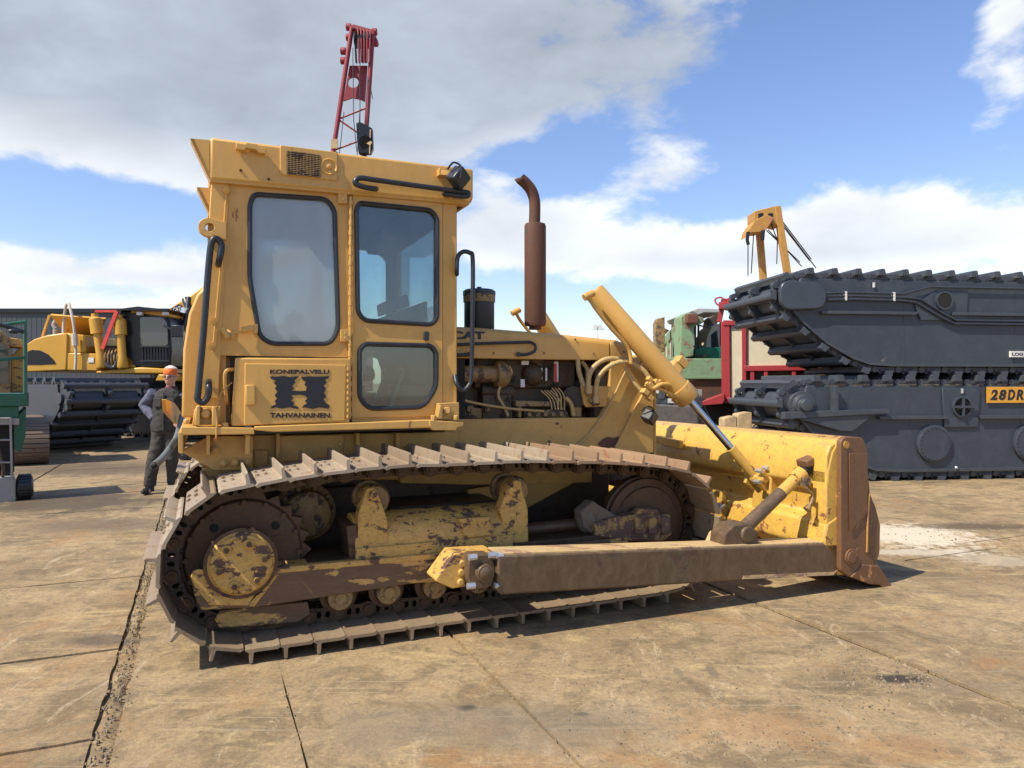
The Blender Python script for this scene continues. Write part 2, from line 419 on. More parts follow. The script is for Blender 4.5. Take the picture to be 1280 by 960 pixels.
# roof
RO = [(262, 171), (592, 211), (592, 249), (587, 254), (262, 224)]
pts = P(RO, .90)
roof = MB().prism(pts, (0, 1.80, 0)).build('roof', M['cab'], doz, .018)
m = MB(); m.prism(P([(262, 227), (587, 256), (587, 252), (262, 223)], .89), (0, 1.78, 0)); m.build('roof_rim', M['cab'], roof, .004)
m = MB(); m.prism(P([(571, 250), (590, 252), (574, 262), (571, 262)], .80), (0, 1.6, 0)); m.build('roof_underside', M['engine'], roof)
# rear visors
for tri, v in (([(238, 173), (262, 175), (262, 224)], .895), ([(246, 234), (270, 235), (263, 269)], .80)):
    q = P(tri, v); m = MB()
    m.prism(q, (0, .02, 0))
    m.prism([q[0], q[2], q[2]+Vector((.02, 0, .0)), q[0]+Vector((.02, 0, 0))], (0, .12, 0))
    vz = m.build('rear_visor', M['cab'], roof)
# roof details
pv = .905
gp = slab('vent_panel', [(350, 181), (422, 190), (422, 226), (350, 218)], pv+.006, .02, M['cab'], roof, .005, r=.012)
g0, g1, g2, g3 = (359, 189), (400, 194), (400, 221), (359, 217)
m = MB(); m.prism(P([g0, g1, g2, g3], pv+.009), (0, .012, 0)); m.build('vent_backing', M['dark'], gp)
m = MB()
for i in range(11):
    t = i/10; m.bar(D(g0[0]+(g1[0]-g0[0])*t, g0[1]+(g1[1]-g0[1])*t, pv+.014), D(g3[0]+(g2[0]-g3[0])*t, g3[1]+(g2[1]-g3[1])*t, pv+.014), .0075, .005, up=(0, 1, 0))
for i in range(13):
    t = i/12; m.bar(D(g0[0]+(g3[0]-g0[0])*t, g0[1]+(g3[1]-g0[1])*t, pv+.015), D(g1[0]+(g2[0]-g1[0])*t, g1[1]+(g2[1]-g1[1])*t, pv+.015), .005, .0065, up=(0, 1, 0))
m.build('vent_grille', M['ochre'], gp)
m = MB(); m.lathe(D(411, 209, pv-.002), (0, -1, 0), [(0, .056), (.016, .056), (.018, .050), (.009, .042), (.006, .02), (.022, .018), (.026, .008), (.034, .008)], 22)
m.build('vent_knob', M['cab'], gp)
m = MB(); lp = [(295, 178), (306, 180), (308, 178), (322, 180), (326, 184), (332, 185), (332, 192), (324, 191), (320, 187), (308, 185), (305, 188), (295, 186)]
m.prism(P(lp, pv+.045), (0, .045, 0)); m.build('lifting_bracket', M['cab'], roof, .004)
m = MB()
for a, b in ((301, 213), (336, 224)): m.cyl(D(a, b, pv-.004), D(a, b, pv+.002), .009, n=10)
m.build('bolt_hole', M['rust'], roof)
# black grab rail along the roof
V = .975
m = MB(); m.tube([D(470, 236, .905), D(468, 236, .95), D(456, 234, V), (D(445, 230, V)), D(445, 225, V), D(452, 222.5, V), D(470, 225, V), D(520, 232, V), D(576, 239.5, V), D(585, 241, V), D(584.5, 245, V), D(575, 245, V), D(557, 242.5, .95), D(556, 242, .9)], .0185, 10, sub=5)
m.build('grab_rail', M['black'], roof)
# rear hand rail
V = .95
m = MB(); m.tube([D(273, 331, .88), D(274, 325, V), D(277, 308, V), D(272, 299, V), D(265, 302, V), D(261, 330, V), D(254, 420, V), D(248, 485, V), D(247, 499, V), D(254, 503, V), D(260, 495, V), D(261, 483, V), D(261, 477, .87)], .0205, 10, sub=5)
m.build('grab_rail', M['black'], doz)
m = MB(); m.tube([D(571, 343, .86), D(571, 338, .9), D(572, 322, .9), D(578, 315, .9), D(587, 316, .9), D(591, 326, .9), D(590.5, 400, .9), D(589, 468, .9), D(586, 482, .9), D(578, 488, .9), D(571, 480, .9), D(569, 470, .86)], .0165, 10, sub=5)
m.build('grab_rail', M['black'], doz)
# lifting lug
q = [D(276, 298, VC+.05), D(276, 276, VC+.05)]
cc = D(262, 284, VC+.05)
arc = [cc+Vector((.068*math.cos(a), 0, .062*math.sin(a))) for a in [R(60+i*22) for i in range(11)]]
hole = [cc+Vector((.027*math.cos(a), 0, .027*math.sin(a))) for a in [R(i*30) for i in range(12)]]
MB().holed([q[1]]+arc+[q[0], D(283, 300, VC+.05), D(283, 278, VC+.05)], [hole], (0, .05, 0)).build('lifting_lug', M['cab'], doz, .004)
# tap and hose fitting on the wall
m = MB(); m.cyl(D(284, 414, VC+.02), D(292, 422, VC+.06), .017, n=10); m.cyl(D(278, 410, VC+.06), D(286, 423, VC+.07), .018, n=10)
m.tube([D(288, 417, VC+.05), D(300, 415, VC+.04), D(314, 412, VC+.03)], .010, 8); m.cyl(D(302, 413, VC+.04), D(316, 410, VC+.03), .022, n=10)
m.obox(D(319, 411, VC+.02), (.03, .04, .06)); m.build('tap_fitting', M['cab'], doz, .002)
# work lamps
def lamp(px, py, v, parent, sc=1.):
    m = MB(); c = D(px, py, v); Mr = Matrix.Rotation(R(38), 3, 'Y') @ Matrix.Rotation(R(25), 3, 'Z')
    m.obox(c, (.12*sc, .10, .12*sc), Mr)
    o = m.build('work_lamp', M['black'], parent, .012)
    m = MB(); m.tube([c+Vector((-.08, 0, .05)), c+Vector((-.05, -.04, .09)), c+Vector((0, -.06, .06)), c+Vector((-.01, -.06, -.02))], .007, 6, sub=4); m.build('cable', M['black'], o)
    return o
l = lamp(573, 222, 1.02, roof, 1.0)
m = MB(); m.obox(D(552, 216, .93), (.055, .06, .05)); m.bar(D(552, 216, .95), D(566, 218, .98), .03, .035); m.build('lamp_bracket', M['cab'], l, .003)
l = lamp(812, 521, .72, doz, .85)

# tool box with painted lettering
tb = slab('tool_box', [(295, 447), (439, 448), (437, 529), (289, 533)], .93, .10, M['cab'], doz, .01)
td = slab('lid', [(306, 454), (433, 456), (431, 526), (305, 532)], .945, .015, M['cab'], tb, .005, r=.01)
slab('handle', [(307, 481), (319, 481), (319, 506), (307, 507)], .968, .025, M['cab'], td, .006)
m = MB()
for k in range(9): m.cyl(D(435, 459+k*7.4, .945), D(434.8, 463+k*7.4, .945), .008, n=8)
m.build('hinge', M['cab'], tb)
v = .9465
def tx(name, s, a, b, c, d, bold, par, v=v):   # pixel box: left, right, top, bottom
    p0 = D(a, d, v); p1 = D(b, c, v)
    return text_on(name, s, M['decal'], par, p0.x, p1.x, p0.z, D(a, c, v).z, -v, bold, slope=(D(b, d, v).z-p0.z)/(p1.x-p0.x)*1.0)
tx('lettering', 'KONEPALVELU', 337.5, 411.5, 461.8, 467.4, .035, td)
tx('lettering', 'TAHVANAINEN', 337.5, 412.5, 516, 522.2, .035, td)
def Z1(x, y): return D(220+x/2.4, 150+y/2.4, v)
Hs = [(282, 769), (300, 770), (322, 768), (345, 771), (368, 768), (362, 776), (355, 781), (358, 789), (349, 796), (354, 806), (347, 812), (372, 813), (390, 812), (392, 800), (385, 795), (390, 785), (380, 780), (375, 771), (398, 769), (430, 770), (460, 768), (457, 775), (447, 779), (452, 788), (443, 797), (450, 806), (444, 818), (451, 830), (442, 838), (449, 848), (461, 856), (458, 866), (430, 862), (410, 867), (388, 862), (377, 864), (384, 855), (393, 850), (387, 843), (394, 835), (389, 827), (370, 824), (346, 826), (352, 834), (346, 842), (356, 850), (350, 856), (366, 860), (367, 867), (340, 862), (318, 866), (300, 862), (283, 866), (288, 858), (300, 853), (296, 843), (303, 836), (296, 826), (304, 815), (297, 806), (302, 796), (293, 790), (300, 782), (286, 777)]
m = MB(); m.prism([Z1(a, b)-Vector((0, .002, 0)) for a, b in Hs], (0, .002, 0)); m.build('emblem', M['decal'], td)

# recess left of tool box, rear tank post
slab('rear_panel', [(262, 444), (296, 446), (292, 532), (248, 532)], .74, .05, M['body'])
m = MB(); m.tube([D(292, 462, .84), D(284, 463, .86), D(281, 472, .86), D(283, 500, .84), D(285, 505, .8)], .013, 8, sub=4); m.tube([D(290, 478, .9), D(276, 492, .92), D(272, 508, .95), D(271, 530, .97), D(270, 548, .97)], .0045, 6, sub=4)
m.build('hose', M['body'], doz)
tank = P([(227, 522), (229, 437), (236, 392), (246, 368), (262, 352), (268, 352), (262, 522)], .70)
m = MB(); m.prism(tank, (0, 1.4, 0)); m.build('fuel_tank', M['cab'], doz, .03)
# tank hose behind and pins
m = MB(); m.tube([D(266, 262, .7), D(264, 300, .7), D(257, 380, .72)], .016, 8); m.build('rear_pipe', M['black'], doz)
# rubber mount + bolt on the deck
m = MB(); m.prism(P([(240, 532), (243, 512), (248, 508), (276, 508), (276, 530)], .90), (0, .06, 0)); m.prism(P([(243, 532), (245, 508), (250, 506), (250, 532)], .97), (0, .08, 0)); m.prism(P([(265, 532), (265, 508), (270, 508), (273, 532)], .97), (0, .08, 0))
m.cyl(D(257, 517, .90), D(257, 517, .945), .030, n=6); m.cyl(D(257, 517, .90), D(257, 517, .92), .036, n=16)
m.cyl(D(281, 536, .93), D(281, 528, .93), .024, n=6); m.cyl(D(233, 530, .93), D(233, 524, .93), .02, n=6)
m.build('cab_mount', M['cab'], doz, .006)
m = MB(); m.prism(P([(545, 525), (548, 504), (574, 503), (574, 524)], .92), (0, .1, 0)); m.cyl(D(559, 513, .92), D(559, 513, .955), .028, n=6)
m.prism(P([(537, 525), (580, 528), (579, 533), (572, 534), (570, 538), (541, 538), (537, 533)], .97), (0, .2, 0)); m.prism(P([(547, 524), (550, 506), (554, 508), (553, 524)], .96), (0, .05, 0))
m.cyl(D(542, 526, .95), D(542, 519, .95), .022, n=6); m.cyl(D(570, 525, .95), D(570, 519, .95), .022, n=6)
m.build('cab_mount', M['body'], doz, .005)
# deck
zd = D(400, 540, .96).z
m = MB(); m.prism(P([(226, 533), (318, 535), (318, 543), (226, 544)], .97), (0, 1.9, 0)); m.build('deck', M['cab'], doz, .006)
m = MB(); m.prism(P([(318, 533), (536, 525), (538, 530), (537, 535), (342, 540), (318, 538)], .955), (0, 1.88, 0)); m.build('deck', M['cab'], doz, .006)
# fender brackets under the deck
m = MB(); m.prism(P([(223, 540), (229, 541), (229, 568), (223, 566)], .97), (0, 1.9, 0))
m.prism(P([(229, 566), (229, 562), (262, 545), (316, 545), (316, 587), (267, 588)], .78), (0, .03, 0))
m.prism(P([(258, 544), (263, 544), (262, 569), (258, 569)], .92), (0, .15, 0)); m.prism(P([(307, 544), (313, 544), (312, 568), (306, 568)], .92), (0, .15, 0))
for a, b in ((279, 579), (294, 578), (309, 578), (269, 549), (269, 563)): m.cyl(D(a, b, .78), D(a, b, .81), .027, n=14); m.cyl(D(a, b, .8), D(a, b, .83), .018, n=6)
m.build('fender_bracket', M['body'], doz, .004)
# gearbox case between the tracks: three stepped blocks
m = MB()
m.prism(P([(262, 545), (572, 540), (572, 585), (540, 600), (262, 600)], .60), (0, 1.2, 0))
m.prism(P([(252, 585), (330, 587), (330, 606), (262, 606)], .72), (0, 1.44, 0))
for a in (345, 445, 495): m.prism(P([(a, 541), (a+5, 541), (a+5, 585), (a, 575)], .68), (0, .1, 0))
m.prism(P([(318, 563), (335, 563), (335, 585), (318, 585)], .63), (0, .1, 0)); m.prism(P([(345, 545), (430, 543), (430, 575), (345, 577)], .63), (0, .1, 0))
for a, b in ((352, 579), (440, 572), (425, 555), (510, 560)): m.cyl(D(a, b, .6), D(a, b, .64), .02, n=8)
m.build('gearbox_case', M['body'], doz, .006)
xa, xb = D(262, 560, .6).x, D(760, 560, .5).x
m = MB(); m.box(xa+.05, xb, -.52, .52, .42, .95); m.box(xa-.02, xa+1.0, -.62, .62, .30, .85); m.box(1.2, 2.0, -.95, -.5, .62, .74); m.box(1.2, 2.0, .5, .95, .62, .74)
m.cyl((.25, -1.0, .53), (.25, 1.0, .53), .24, n=24)
m.build('belly_case', M['engine'], doz, .01)
m = MB(); m.lathe((.66, -.70, .72), (0, -1, 0), [(0, .2), (.1, .2), (.12, .16), (.2, .15), (.22, .08)], 24)
for k in range(10): m.cyl((.66+.17*math.cos(k*.628), -.8, .72+.17*math.sin(k*.628)), (.66+.17*math.cos(k*.628), -.84, .72+.17*math.sin(k*.628)), .018, n=6)
m.build('brake_housing', M['ochre'], doz, .004)
# equaliser bar and belly yellow seen under track top
m = MB(); m.prism(P([(500, 590), (740, 590), (740, 603), (600, 606), (500, 604)], .62), (0, .1, 0)); m.prism(P([(585, 612), (660, 600), (720, 602), (650, 640), (590, 640)], .60), (0, .1, 0)); m.build('side_rail', M['body'], doz, .004)

# --- main frame and radiator guard (near and far)
FRM = [(556, 524), (749, 522), (757, 507), (762, 484), (763, 452), (800, 446), (808, 453), (817, 486), (817, 566), (700, 572), (540, 590), (556, 540)]
for sgn in (1, -1):
    pts = P(FRM, .52)
    if sgn < 0: pts = mir(pts)
    MB().prism(pts, (0, .045*sgn, 0)).build('frame_side', M['body'], doz, .006)
slab('guard_gusset', [(803, 493), (817, 486), (817, 566), (765, 568)], .545, .025, M['body'])
slab('paint_chip', [(753, 549), (759, 546), (768, 547), (774, 545), (772, 552), (768, 560), (751, 559), (747, 555)], .5225, .002, M['rust'], bevel=0)
xg = D(790, 500, .5).x
m = MB(); m.box(xg-.35, D(817, 500, .52).x, -.475, .475, .75, D(800, 447, .52).z-.02); m.build('radiator', M['engine'], doz, .01)
xg1 = D(817, 500, .52).x
m = MB(); m.box(xg1, xg1+.03, -.52, .52, .6, 1.85)
m.build('radiator_guard', M['body'], doz, .01)
# hood
HD = [(566, 407), (606, 409), (705, 417), (762, 423), (762, 447), (566, 447.5)]
def hood(pxs, name, w=.52, r=.06):
    q = P(pxs, w); m = MB(); rings = []
    # cross sections with rounded shoulders
    top = [p for p in q if p.z > q[-1].z+.03]; base = q[-1].z
    for p in top:
        sec = [Vector((p.x, -w, base)), Vector((p.x, -w, p.z-r))]
        for k in range(1, 6): a = k/5*math.pi/2; sec.append(Vector((p.x, -w+r*(1-math.cos(a))*1.6, p.z-r+r*math.sin(a))))
        sec.append(Vector((p.x, 0, p.z+.012)))
        sec += [Vector((s.x, -s.y, s.z)) for s in sec[-2::-1]]
        rings.append([m.bm.verts.new(s) for s in sec])
    m.loft(rings, caps=True); return m.build(name, M['body'] if name != 'hood' else M['cab'], doz, .004)
hd = hood(HD, 'hood')
hood([(763.5, 423.5), (776, 424.5), (787, 431), (797, 446), (797, 446.8), (763.5, 446.8)], 'hood_nose') if False else hood([(763.5, 423.3), (775, 424.2), (784, 428), (790, 434), (790, 447), (763.5, 447)], 'hood_nose')
tx('lettering', 'CAT', 564, 606, 414, 424, .05, hd, v=.5225)
m = MB(); m.tube([D(571, 431, .56), D(600, 429.5, .57), D(650, 428, .57), D(663, 428, .57), D(669, 432, .57), D(668, 439, .57), D(658, 443, .56), D(647, 443, .53)], .013, 8, sub=4); m.tube([D(571, 444, .56), D(586, 443.5, .53)], .014, 8)
for a, b in ((586, 443), (648, 443)): m.cyl(D(a, b, .52), D(a, b, .55), .02, n=12)
m.build('grab_rail', M['black'], hd)
m = MB()
for a, b in ((617, 441.5), (680, 441.5), (742, 442), (780, 440), (719, 424)): m.cyl(D(a, b, .518), D(a, b, .524), .008, n=8)
m.build('bolt_hole', M['rust'], hd)

# --- engine in its bay
eng = MB(); yl, yr = -.36, .36
x0, x1 = D(573, 480, .4).x, D(748, 480, .4).x
eng.box(x0, x1, -.30, .30, 1.15, 1.62); eng.box(x0+.15, x1-.2, -.36, .1, 1.55, 1.80)
engine = eng.build('engine', M['engine'], doz, .02)
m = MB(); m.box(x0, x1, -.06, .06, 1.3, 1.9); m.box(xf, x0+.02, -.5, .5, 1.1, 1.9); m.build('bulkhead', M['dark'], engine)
m = MB(); V = .42
m.tube([D(572, 468, V), D(590, 467, V), D(620, 468, V)], .068, 16, sub=3); m.lathe(D(618, 468, V), (1, 0, 0), [(0, .07), (.005, .1), (.05, .115), (.09, .10), (.12, .07)], 20)
m.build('intake_pipe', M['ochre'], engine)
m = MB(); V = .46
m.tube([D(636, 458, V), D(639, 467, V), D(626, 482, V), D(623, 495, V), D(630, 508, V), D(635, 520, V)], .012, 8, sub=5)
m.tube([D(570, 498, V+.02), D(600, 505, V+.03), D(640, 511, V+.03), D(680, 514, V)], .010, 8, sub=5)
for k in range(4): m.tube([D(676+k*4, 488, V-.05), D(687+k*4, 499, V-.02), D(690+k*4.2, 512, V)], .006, 6, sub=4)
for k in range(3): m.tube([D(690+k*4, 485, V-.05), D(697+k*4, 495, V-.02), D(697+k*4.2, 512, V)], .006, 6, sub=4)
m.tube([D(707, 497, V), D(714, 505, V), D(717, 520, V)], .018, 8, sub=4)
m.build('fuel_line', M['hose'], engine)
m = MB(); m.prism(P([(645, 501), (700, 502), (700, 508), (645, 508)], .44), (0, .1, 0)); m.prism(P([(648, 507), (652, 507), (652, 522), (648, 522)], .45), (0, .05, 0)); m.prism(P([(718, 509), (727, 509), (727, 521), (718, 521)], .46), (0, .1, 0))
m.prism(P([(576, 508), (640, 514), (640, 523), (576, 523)], .40), (0, .1, 0)); m.prism(P([(655, 513), (708, 511), (712, 523), (655, 523)], .42), (0, .1, 0))
for k in range(5): m.cyl(D(662+k*10, 518, .42), D(662+k*10, 518, .47), .02, n=8)
for a, b in ((588, 511), (610, 512)): m.cyl(D(a, b, .38), D(a, b, .45), .03, n=12)
m.build('injection_pump', M['ochre'], engine, .004)
m = MB(); m.cyl(D(669, 480, .30), D(668, 445, .30), .09, n=18); m.build('turbocharger', M['engine'], engine, .004); m = MB(); m.ball(D(665, 468, .36), .1); m.box(x0+.2, x0+.45, -.42, -.3, 1.3, 1.5)
m.build('starter_motor', M['engine'], engine, .004); m = MB(); m.cyl(D(600, 488, .35), D(640, 490, .35), .06, n=14); m.cyl(D(717, 497, .34), D(717, 497, .42), .10, n=18)
m.build('engine_accessory', M['engine'], engine, .004)
m = MB(); 
for a, b, c, d in ((652, 451, 661, 456), (693, 452, 698, 477), (651, 474, 656, 484), (676, 460, 678, 474), (682, 460, 684, 476)): m.prism(P([(a, b), (c, b), (c, d), (a, d)], .43), (0, .01, 0))
m.build('service_tag', M['white'] , engine)
m = MB(); m.tube([D(679+k, 455, .42) if False else D(694, 455, .44) for k in range(1)]+[D(695, 478, .45)], .012, 6); m.build('red_cap', M['strap'], engine)
# fitting plate and big hydraulic hoses
slab('fitting_plate', [(726, 482), (763, 483), (757, 508), (733, 509), (730, 505)], .56, .02, M['body'], doz, .004)
m = MB(); V = .60
m.tube([D(745, 502, V), D(745, 487, V), D(749, 470, V), D(765, 456, V+.04), (D(785, 452, V+.08)), D(803, 462, V+.12), D(812, 473, V+.14)], .021, 10, sub=6)
m.tube([D(736, 490, V), D(736, 472, V), D(743, 458, V), D(758, 449, V+.02), D(776, 449, V+.03), D(790, 452, V+.03)], .021, 10, sub=6)
m.tube([D(722, 448, .5), D(724, 466, .52), D(730, 483, .55)], .021, 8, sub=4); m.tube([D(727, 452, .46), D(734, 462, .48), D(734, 480, .52)], .018, 8, sub=4)
m.tube([D(781, 458, .62), D(790, 475, .64), D(803, 490, .68)], .016, 8, sub=4); m.tube([D(797, 455, .6), D(808, 448, .62), D(806, 462, .62)], .013, 8, sub=4)
for a, b in ((745, 502), (736, 490)): m.cyl(D(a, b+2, V), D(a, b-8, V), .028, n=10)
m.build('hydraulic_hose', M['hose'], doz)
m = MB()
for a, b in ((734, 487), (735, 493), (739, 501), (742, 505), (747, 504)): m.ball(D(a, b, .59), .02, n=8)
m.build('hose_fitting', M['ochre'], doz)
# thin pipe curving down the guard
m = MB(); m.tube([D(783, 462, .54), D(775, 478, .54), D(764, 502, .54), D(750, 525, .54), D(735, 545, .54), D(715, 560, .54), D(700, 564, .54)], .008, 6, sub=4); m.build('thin_pipe', M['hose'], doz)

# --- air cleaner and exhaust
m = MB(); b0 = D(599, 412, .12); zz = lambda y: D(599, y, .12).z
m.lathe((b0.x, b0.y, zz(414)), (0, 0, 1), [(0, .12), (.02, .128), (zz(378)-zz(414), .128), (zz(378)-zz(414)+.001, .133)], 28); pc = m.build('air_cleaner', M['black'], doz)
m = MB(); m.lathe((b0.x, b0.y, zz(378)), (0, 0, 1), [(0, .135), (.06, .137)], 28); m.build('band', M['ochre'], pc)
m = MB(); m.lathe((b0.x, b0.y, zz(369)), (0, 0, 1), [(0, .139), (.03, .139), (.045, .12), (.05, .02), (.07, .02)], 28); m.build('cap', M['black'], pc)
e0 = D(669, 410, .0); ez = lambda y, x=669: D(x, y, .0).z
m = MB(); sec = [ (ez(412), .055, .055), (ez(408), .055, .055), (ez(407.5), .09, .085), (ez(404), .098, .09), (ez(283), .098, .09), (ez(280), .09, .085), (ez(279.5), .05, .05)]
rings = []
for z, ra, rb in sec: rings.append([m.bm.verts.new((e0.x+ra*math.cos(a), e0.y+rb*math.sin(a), z)) for a in [2*math.pi*k/28 for k in range(28)]])
m.loft(rings); ex = m.build('exhaust_stack', M['rust'], doz)
q = [(668, 281), (668.5, 265), (668, 250), (664, 238), (657, 229), (650, 223)]
path = smooth_path([D(a, b, 0) for a, b in q], 5)
m = MB(); rings = []
for i, p in enumerate(path):
    t = (path[min(i+1, len(path)-1)]-path[max(i-1, 0)]).normalized()
    if i == len(path)-1: t = Vector((-.25, 0, 1)).normalized()
    rings.append(m.ring(p, t, .051, 20, ref=Vector((0, 1, 0))))
m.loft(rings, caps=False)
tip = [v.co.copy() for v in rings[-1]]
o = m.build('exhaust_pipe', M['rust'], ex); sm = o.modifiers.new('wall', 'SOLIDIFY'); sm.thickness = .004

# --- lift cylinders
def lift(far):
    s = -1 if far else 1; V = .74
    f = (lambda a, b, v=V: Vector((D(a, b, v).x, D(a, b, v).y*s, D(a, b, v).z)))
    a, b, c = f(742, 364, .62), f(862, 500, .85), f(945, 597, 1.03)
    ax = (b-a).normalized(); Ln = (b-a).length
    prof = [(0, .05), (.002, .080), (.02, .088), (Ln*.62, .088), (Ln*.62+.002, .088), (Ln-.14, .088), (Ln-.138, .10), (Ln-.02, .104), (Ln, .09), (Ln+.005, .04)]
    o = MB().lathe(a, ax, prof, 28).build('lift_cylinder', M['cab'], doz)
    MB().cyl(b, b+(c-b)*.62, .031, n=20).build('piston_rod', M['chrome'], o)
    m = MB(); m.cyl(b+(c-b)*.62, c, .042, n=20); m.ball(c, .058); m.build('rod_eye', M['blade'], o)
    k = f(836, 466)
    m = MB(); m.lathe(k-ax*.055, ax, [(0, .1), (.01, .115), (.1, .115), (.11, .1)], 28)
    m.cyl(k, k+Vector((0, .22*s, -.0)), .05, n=16); m.obox(k+Vector((.1, -.03*s, .09)), (.10, .09, .07), Matrix.Rotation(R(40), 3, 'Y')); m.obox(k+Vector((-.09, -.03*s, -.08)), (.10, .09, .07), Matrix.Rotation(R(40), 3, 'Y'))
    m.build('trunnion', M['cab'], o, .006)
    m = MB(); m.tube([f(736, 369), f(742, 382), f(762, 408), f(780, 428), f(787, 440), f(789, 455)], .017, 8, sub=4); m.cyl(f(730, 372), f(742, 366), .03, n=10)
    m.tube([f(845, 483, V+.1), f(828, 480, V+.12), f(815, 486, V+.1), f(808, 478, V+.1)], .018, 8, sub=3)
    for q, r, rr in ((806, 490, .035), (812, 482, .035), (820, 478, .032), (812, 497, .033), (846, 500, .036), (839, 494, .03), (812, 474, .028)): m.obox(f(q, r, V+.08), (rr*1.6, rr*1.8, rr*1.3), Matrix.Rotation(R(35), 3, 'Y'))
    m.tube([f(812, 474, V+.08), f(818, 484, V+.1), f(832, 489, V+.1), f(846, 500, V+.08)], .014, 8, sub=3)
    m.build('valve_pipe', M['cab'], o, .004)
    return c
cN = lift(False); cF = lift(True)

# --- blade
bt = lambda a, b: D(a, b, 1.80)
EP = [(1051, 551), (1056, 546), (1078, 546.5), (1084, 560), (1085, 617), (1088, 690), (1095, 709), (1086, 727), (1063, 722), (1051, 714)]
ep = [bt(a, b) for a, b in EP]
xb0, xb1 = ep[0].x, ep[3].x; ztop = ep[2].z
blade_prof = [(xb0+.20, ztop), (xb0+.02, ztop-.02), (xb0-.05, ztop-.10), (xb0-.10, ztop-.26), (xb0-.10, ztop-.36), (xb0-.01, ztop-.42), (xb0+.0, ztop-.60), (xb0-.10, ztop-.645), (xb0-.13, ztop-.78), (xb0-.13, .34), (xb0-.03, .28), (xb0+.02, .12), (xb0+.22, .10), (xb0+.20, .3), (xb0+.12, .6), (xb0+.14, .85)]
m = MB(); m.prism([(a, -1.76, b) for a, b in blade_prof], (0, 3.52, 0)); blade = m.build('blade', M['blade'], doz, .02)
# near and far cheeks
for s in (1, -1):
    pts = [p.copy() for p in ep]
    if s < 0: pts = mir(pts)
    e = MB().prism(rounded(pts, .03, 3), (0, .045*s, 0)).build('end_plate', M['endplate'], blade, .006)
    m = MB(); q = [bt(*p) for p in ((1060, 566), (1083, 566), (1083, 640), (1061, 665))]
    q2 = [bt(*p) for p in ((1084, 560), (1089, 617), (1096, 634), (1102, 657), (1101, 692), (1095, 709), (1086, 700), (1084, 640))]
    qq = [Vector((p.x, p.y-.012, p.z)) for p in q]
    cc = bt(1063, 696)
    if s < 0: qq = mir(qq); q2 = mir(q2); cc.y = -cc.y
    m.prism(qq, (0, .006*s, 0)); m.cyl(cc, cc+Vector((0, -.015*s, 0)), .062, n=24); m.cyl(cc, cc+Vector((0, -.022*s, 0)), .045, n=24)
    c2 = bt(1057.5, 556); c2.y *= 1 if s > 0 else -1
    m.build('pin_boss', M['endplate'], e, .003)
    m = MB(); m.cyl(c2, c2+Vector((0, -.008*s, 0)), .028, n=16)
    m.tube([Vector((bt(a, b).x, (bt(a, b).y-.004)*(s), bt(a, b).z)) for a, b in ((1086, 617), (1084, 650), (1083, 690))], .008, 6)
    m.build('weld_bead', M['orangey'], e)
    MB().prism([p+Vector((0, .01*s, 0)) for p in q2], (0, .06*s, 0)).build('moldboard_edge', M['endplate'], e, .006)
    # end bit
    q = [bt(*p) for p in ((1063, 721), (1078, 705), (1093, 707), (1097, 706), (1116, 735), (1115, 738), (1104, 738), (1099, 731), (1086, 730))]
    if s < 0: q = mir(q)
    m = MB(); m.prism([p+Vector((0, -.01*s, 0)) for p in q], (0, .30*s, 0)); m.build('end_bit', M['endplate'], blade, .006)
# curved moldboard front and cutting edge
m = MB(); fr_ = [(xb0+.17, ztop), (xb0+.11, ztop-.25), (xb0+.10, ztop-.5), (xb0+.15, ztop-.78), (xb0+.26, .16), (xb0+.36, .02), (xb0+.31, .02), (xb0+.2, .16), (xb0+.1, .3), (xb0+.05, ztop-.5), (xb0+.1, ztop-.02)]
m.prism([(a+.03, -1.75, b) for a, b in fr_], (0, 3.5, 0)); m.build('moldboard', M['endplate'], blade)
# vertical flanges on the back
for y in (-1.755, 1.60):
    m = MB(); m.prism([(xb0-.06, y, ztop-.06), (xb0+.0, y, ztop-.04), (xb0+.05, y, .3), (xb0-.08, y, .3), (xb0-.10, y, .38), (xb0-.10, y, ztop-.14)], (0, .155, 0))
    m.build('end_flange', M['blade'], blade, .012)
for y in (-1.16, .94): MB().prism([(xb0-.09, y, ztop-.34), (xb0+.06, y, ztop-.34), (xb0+.06, y, ztop-.66), (xb0-.10, y, ztop-.66)], (0, .22, 0)).build('stiffener', M['blade'], blade, .015)
m = MB()
m.prism([(xb0-.155, -.62, .30), (xb0-.155, -.35, .30), (xb0-.155, -.35, .62), (xb0-.155, -.62, .62)], (.05, 0, 0))
m.build('patch_plate', M['blade'], blade, .005)
b2 = DF.X(831, 546, xb0-.10); b3 = DF.X(855, 556, xb0-.10)
m = MB(); m.bar(DF.X(821, 549, xb0-.13), DF.X(852, 556, xb0-.13), .05, .08, up=(0, 0, 1)); m.build('step_bar', M['blade'], blade, .006)
# lug for lift cylinder
for c in (cN, cF):
    m = MB(); 
    for dy in (-.075, .075): m.prism([(c.x-.06, c.y+dy-.018, c.z-.05), (c.x+.0, c.y+dy-.018, c.z+.07), (xb0+.06, c.y+dy-.018, c.z+.16), (xb0+.06, c.y+dy-.018, c.z-.22)], (0, .036, 0))
    m.cyl((c.x, c.y-.12, c.z), (c.x, c.y+.12, c.z), .034, n=14)
    m.build('cylinder_lug', M['blade'], blade, .006)
    m = MB()
    for dx, dz in ((-.05, .07), (.02, .09), (-.07, -.02)): m.cyl((c.x+dx, c.y-.13, c.z+dz), (c.x+dx, c.y-.06, c.z+dz), .018, n=8)
    m.build('bolt', M['bolt'], blade)

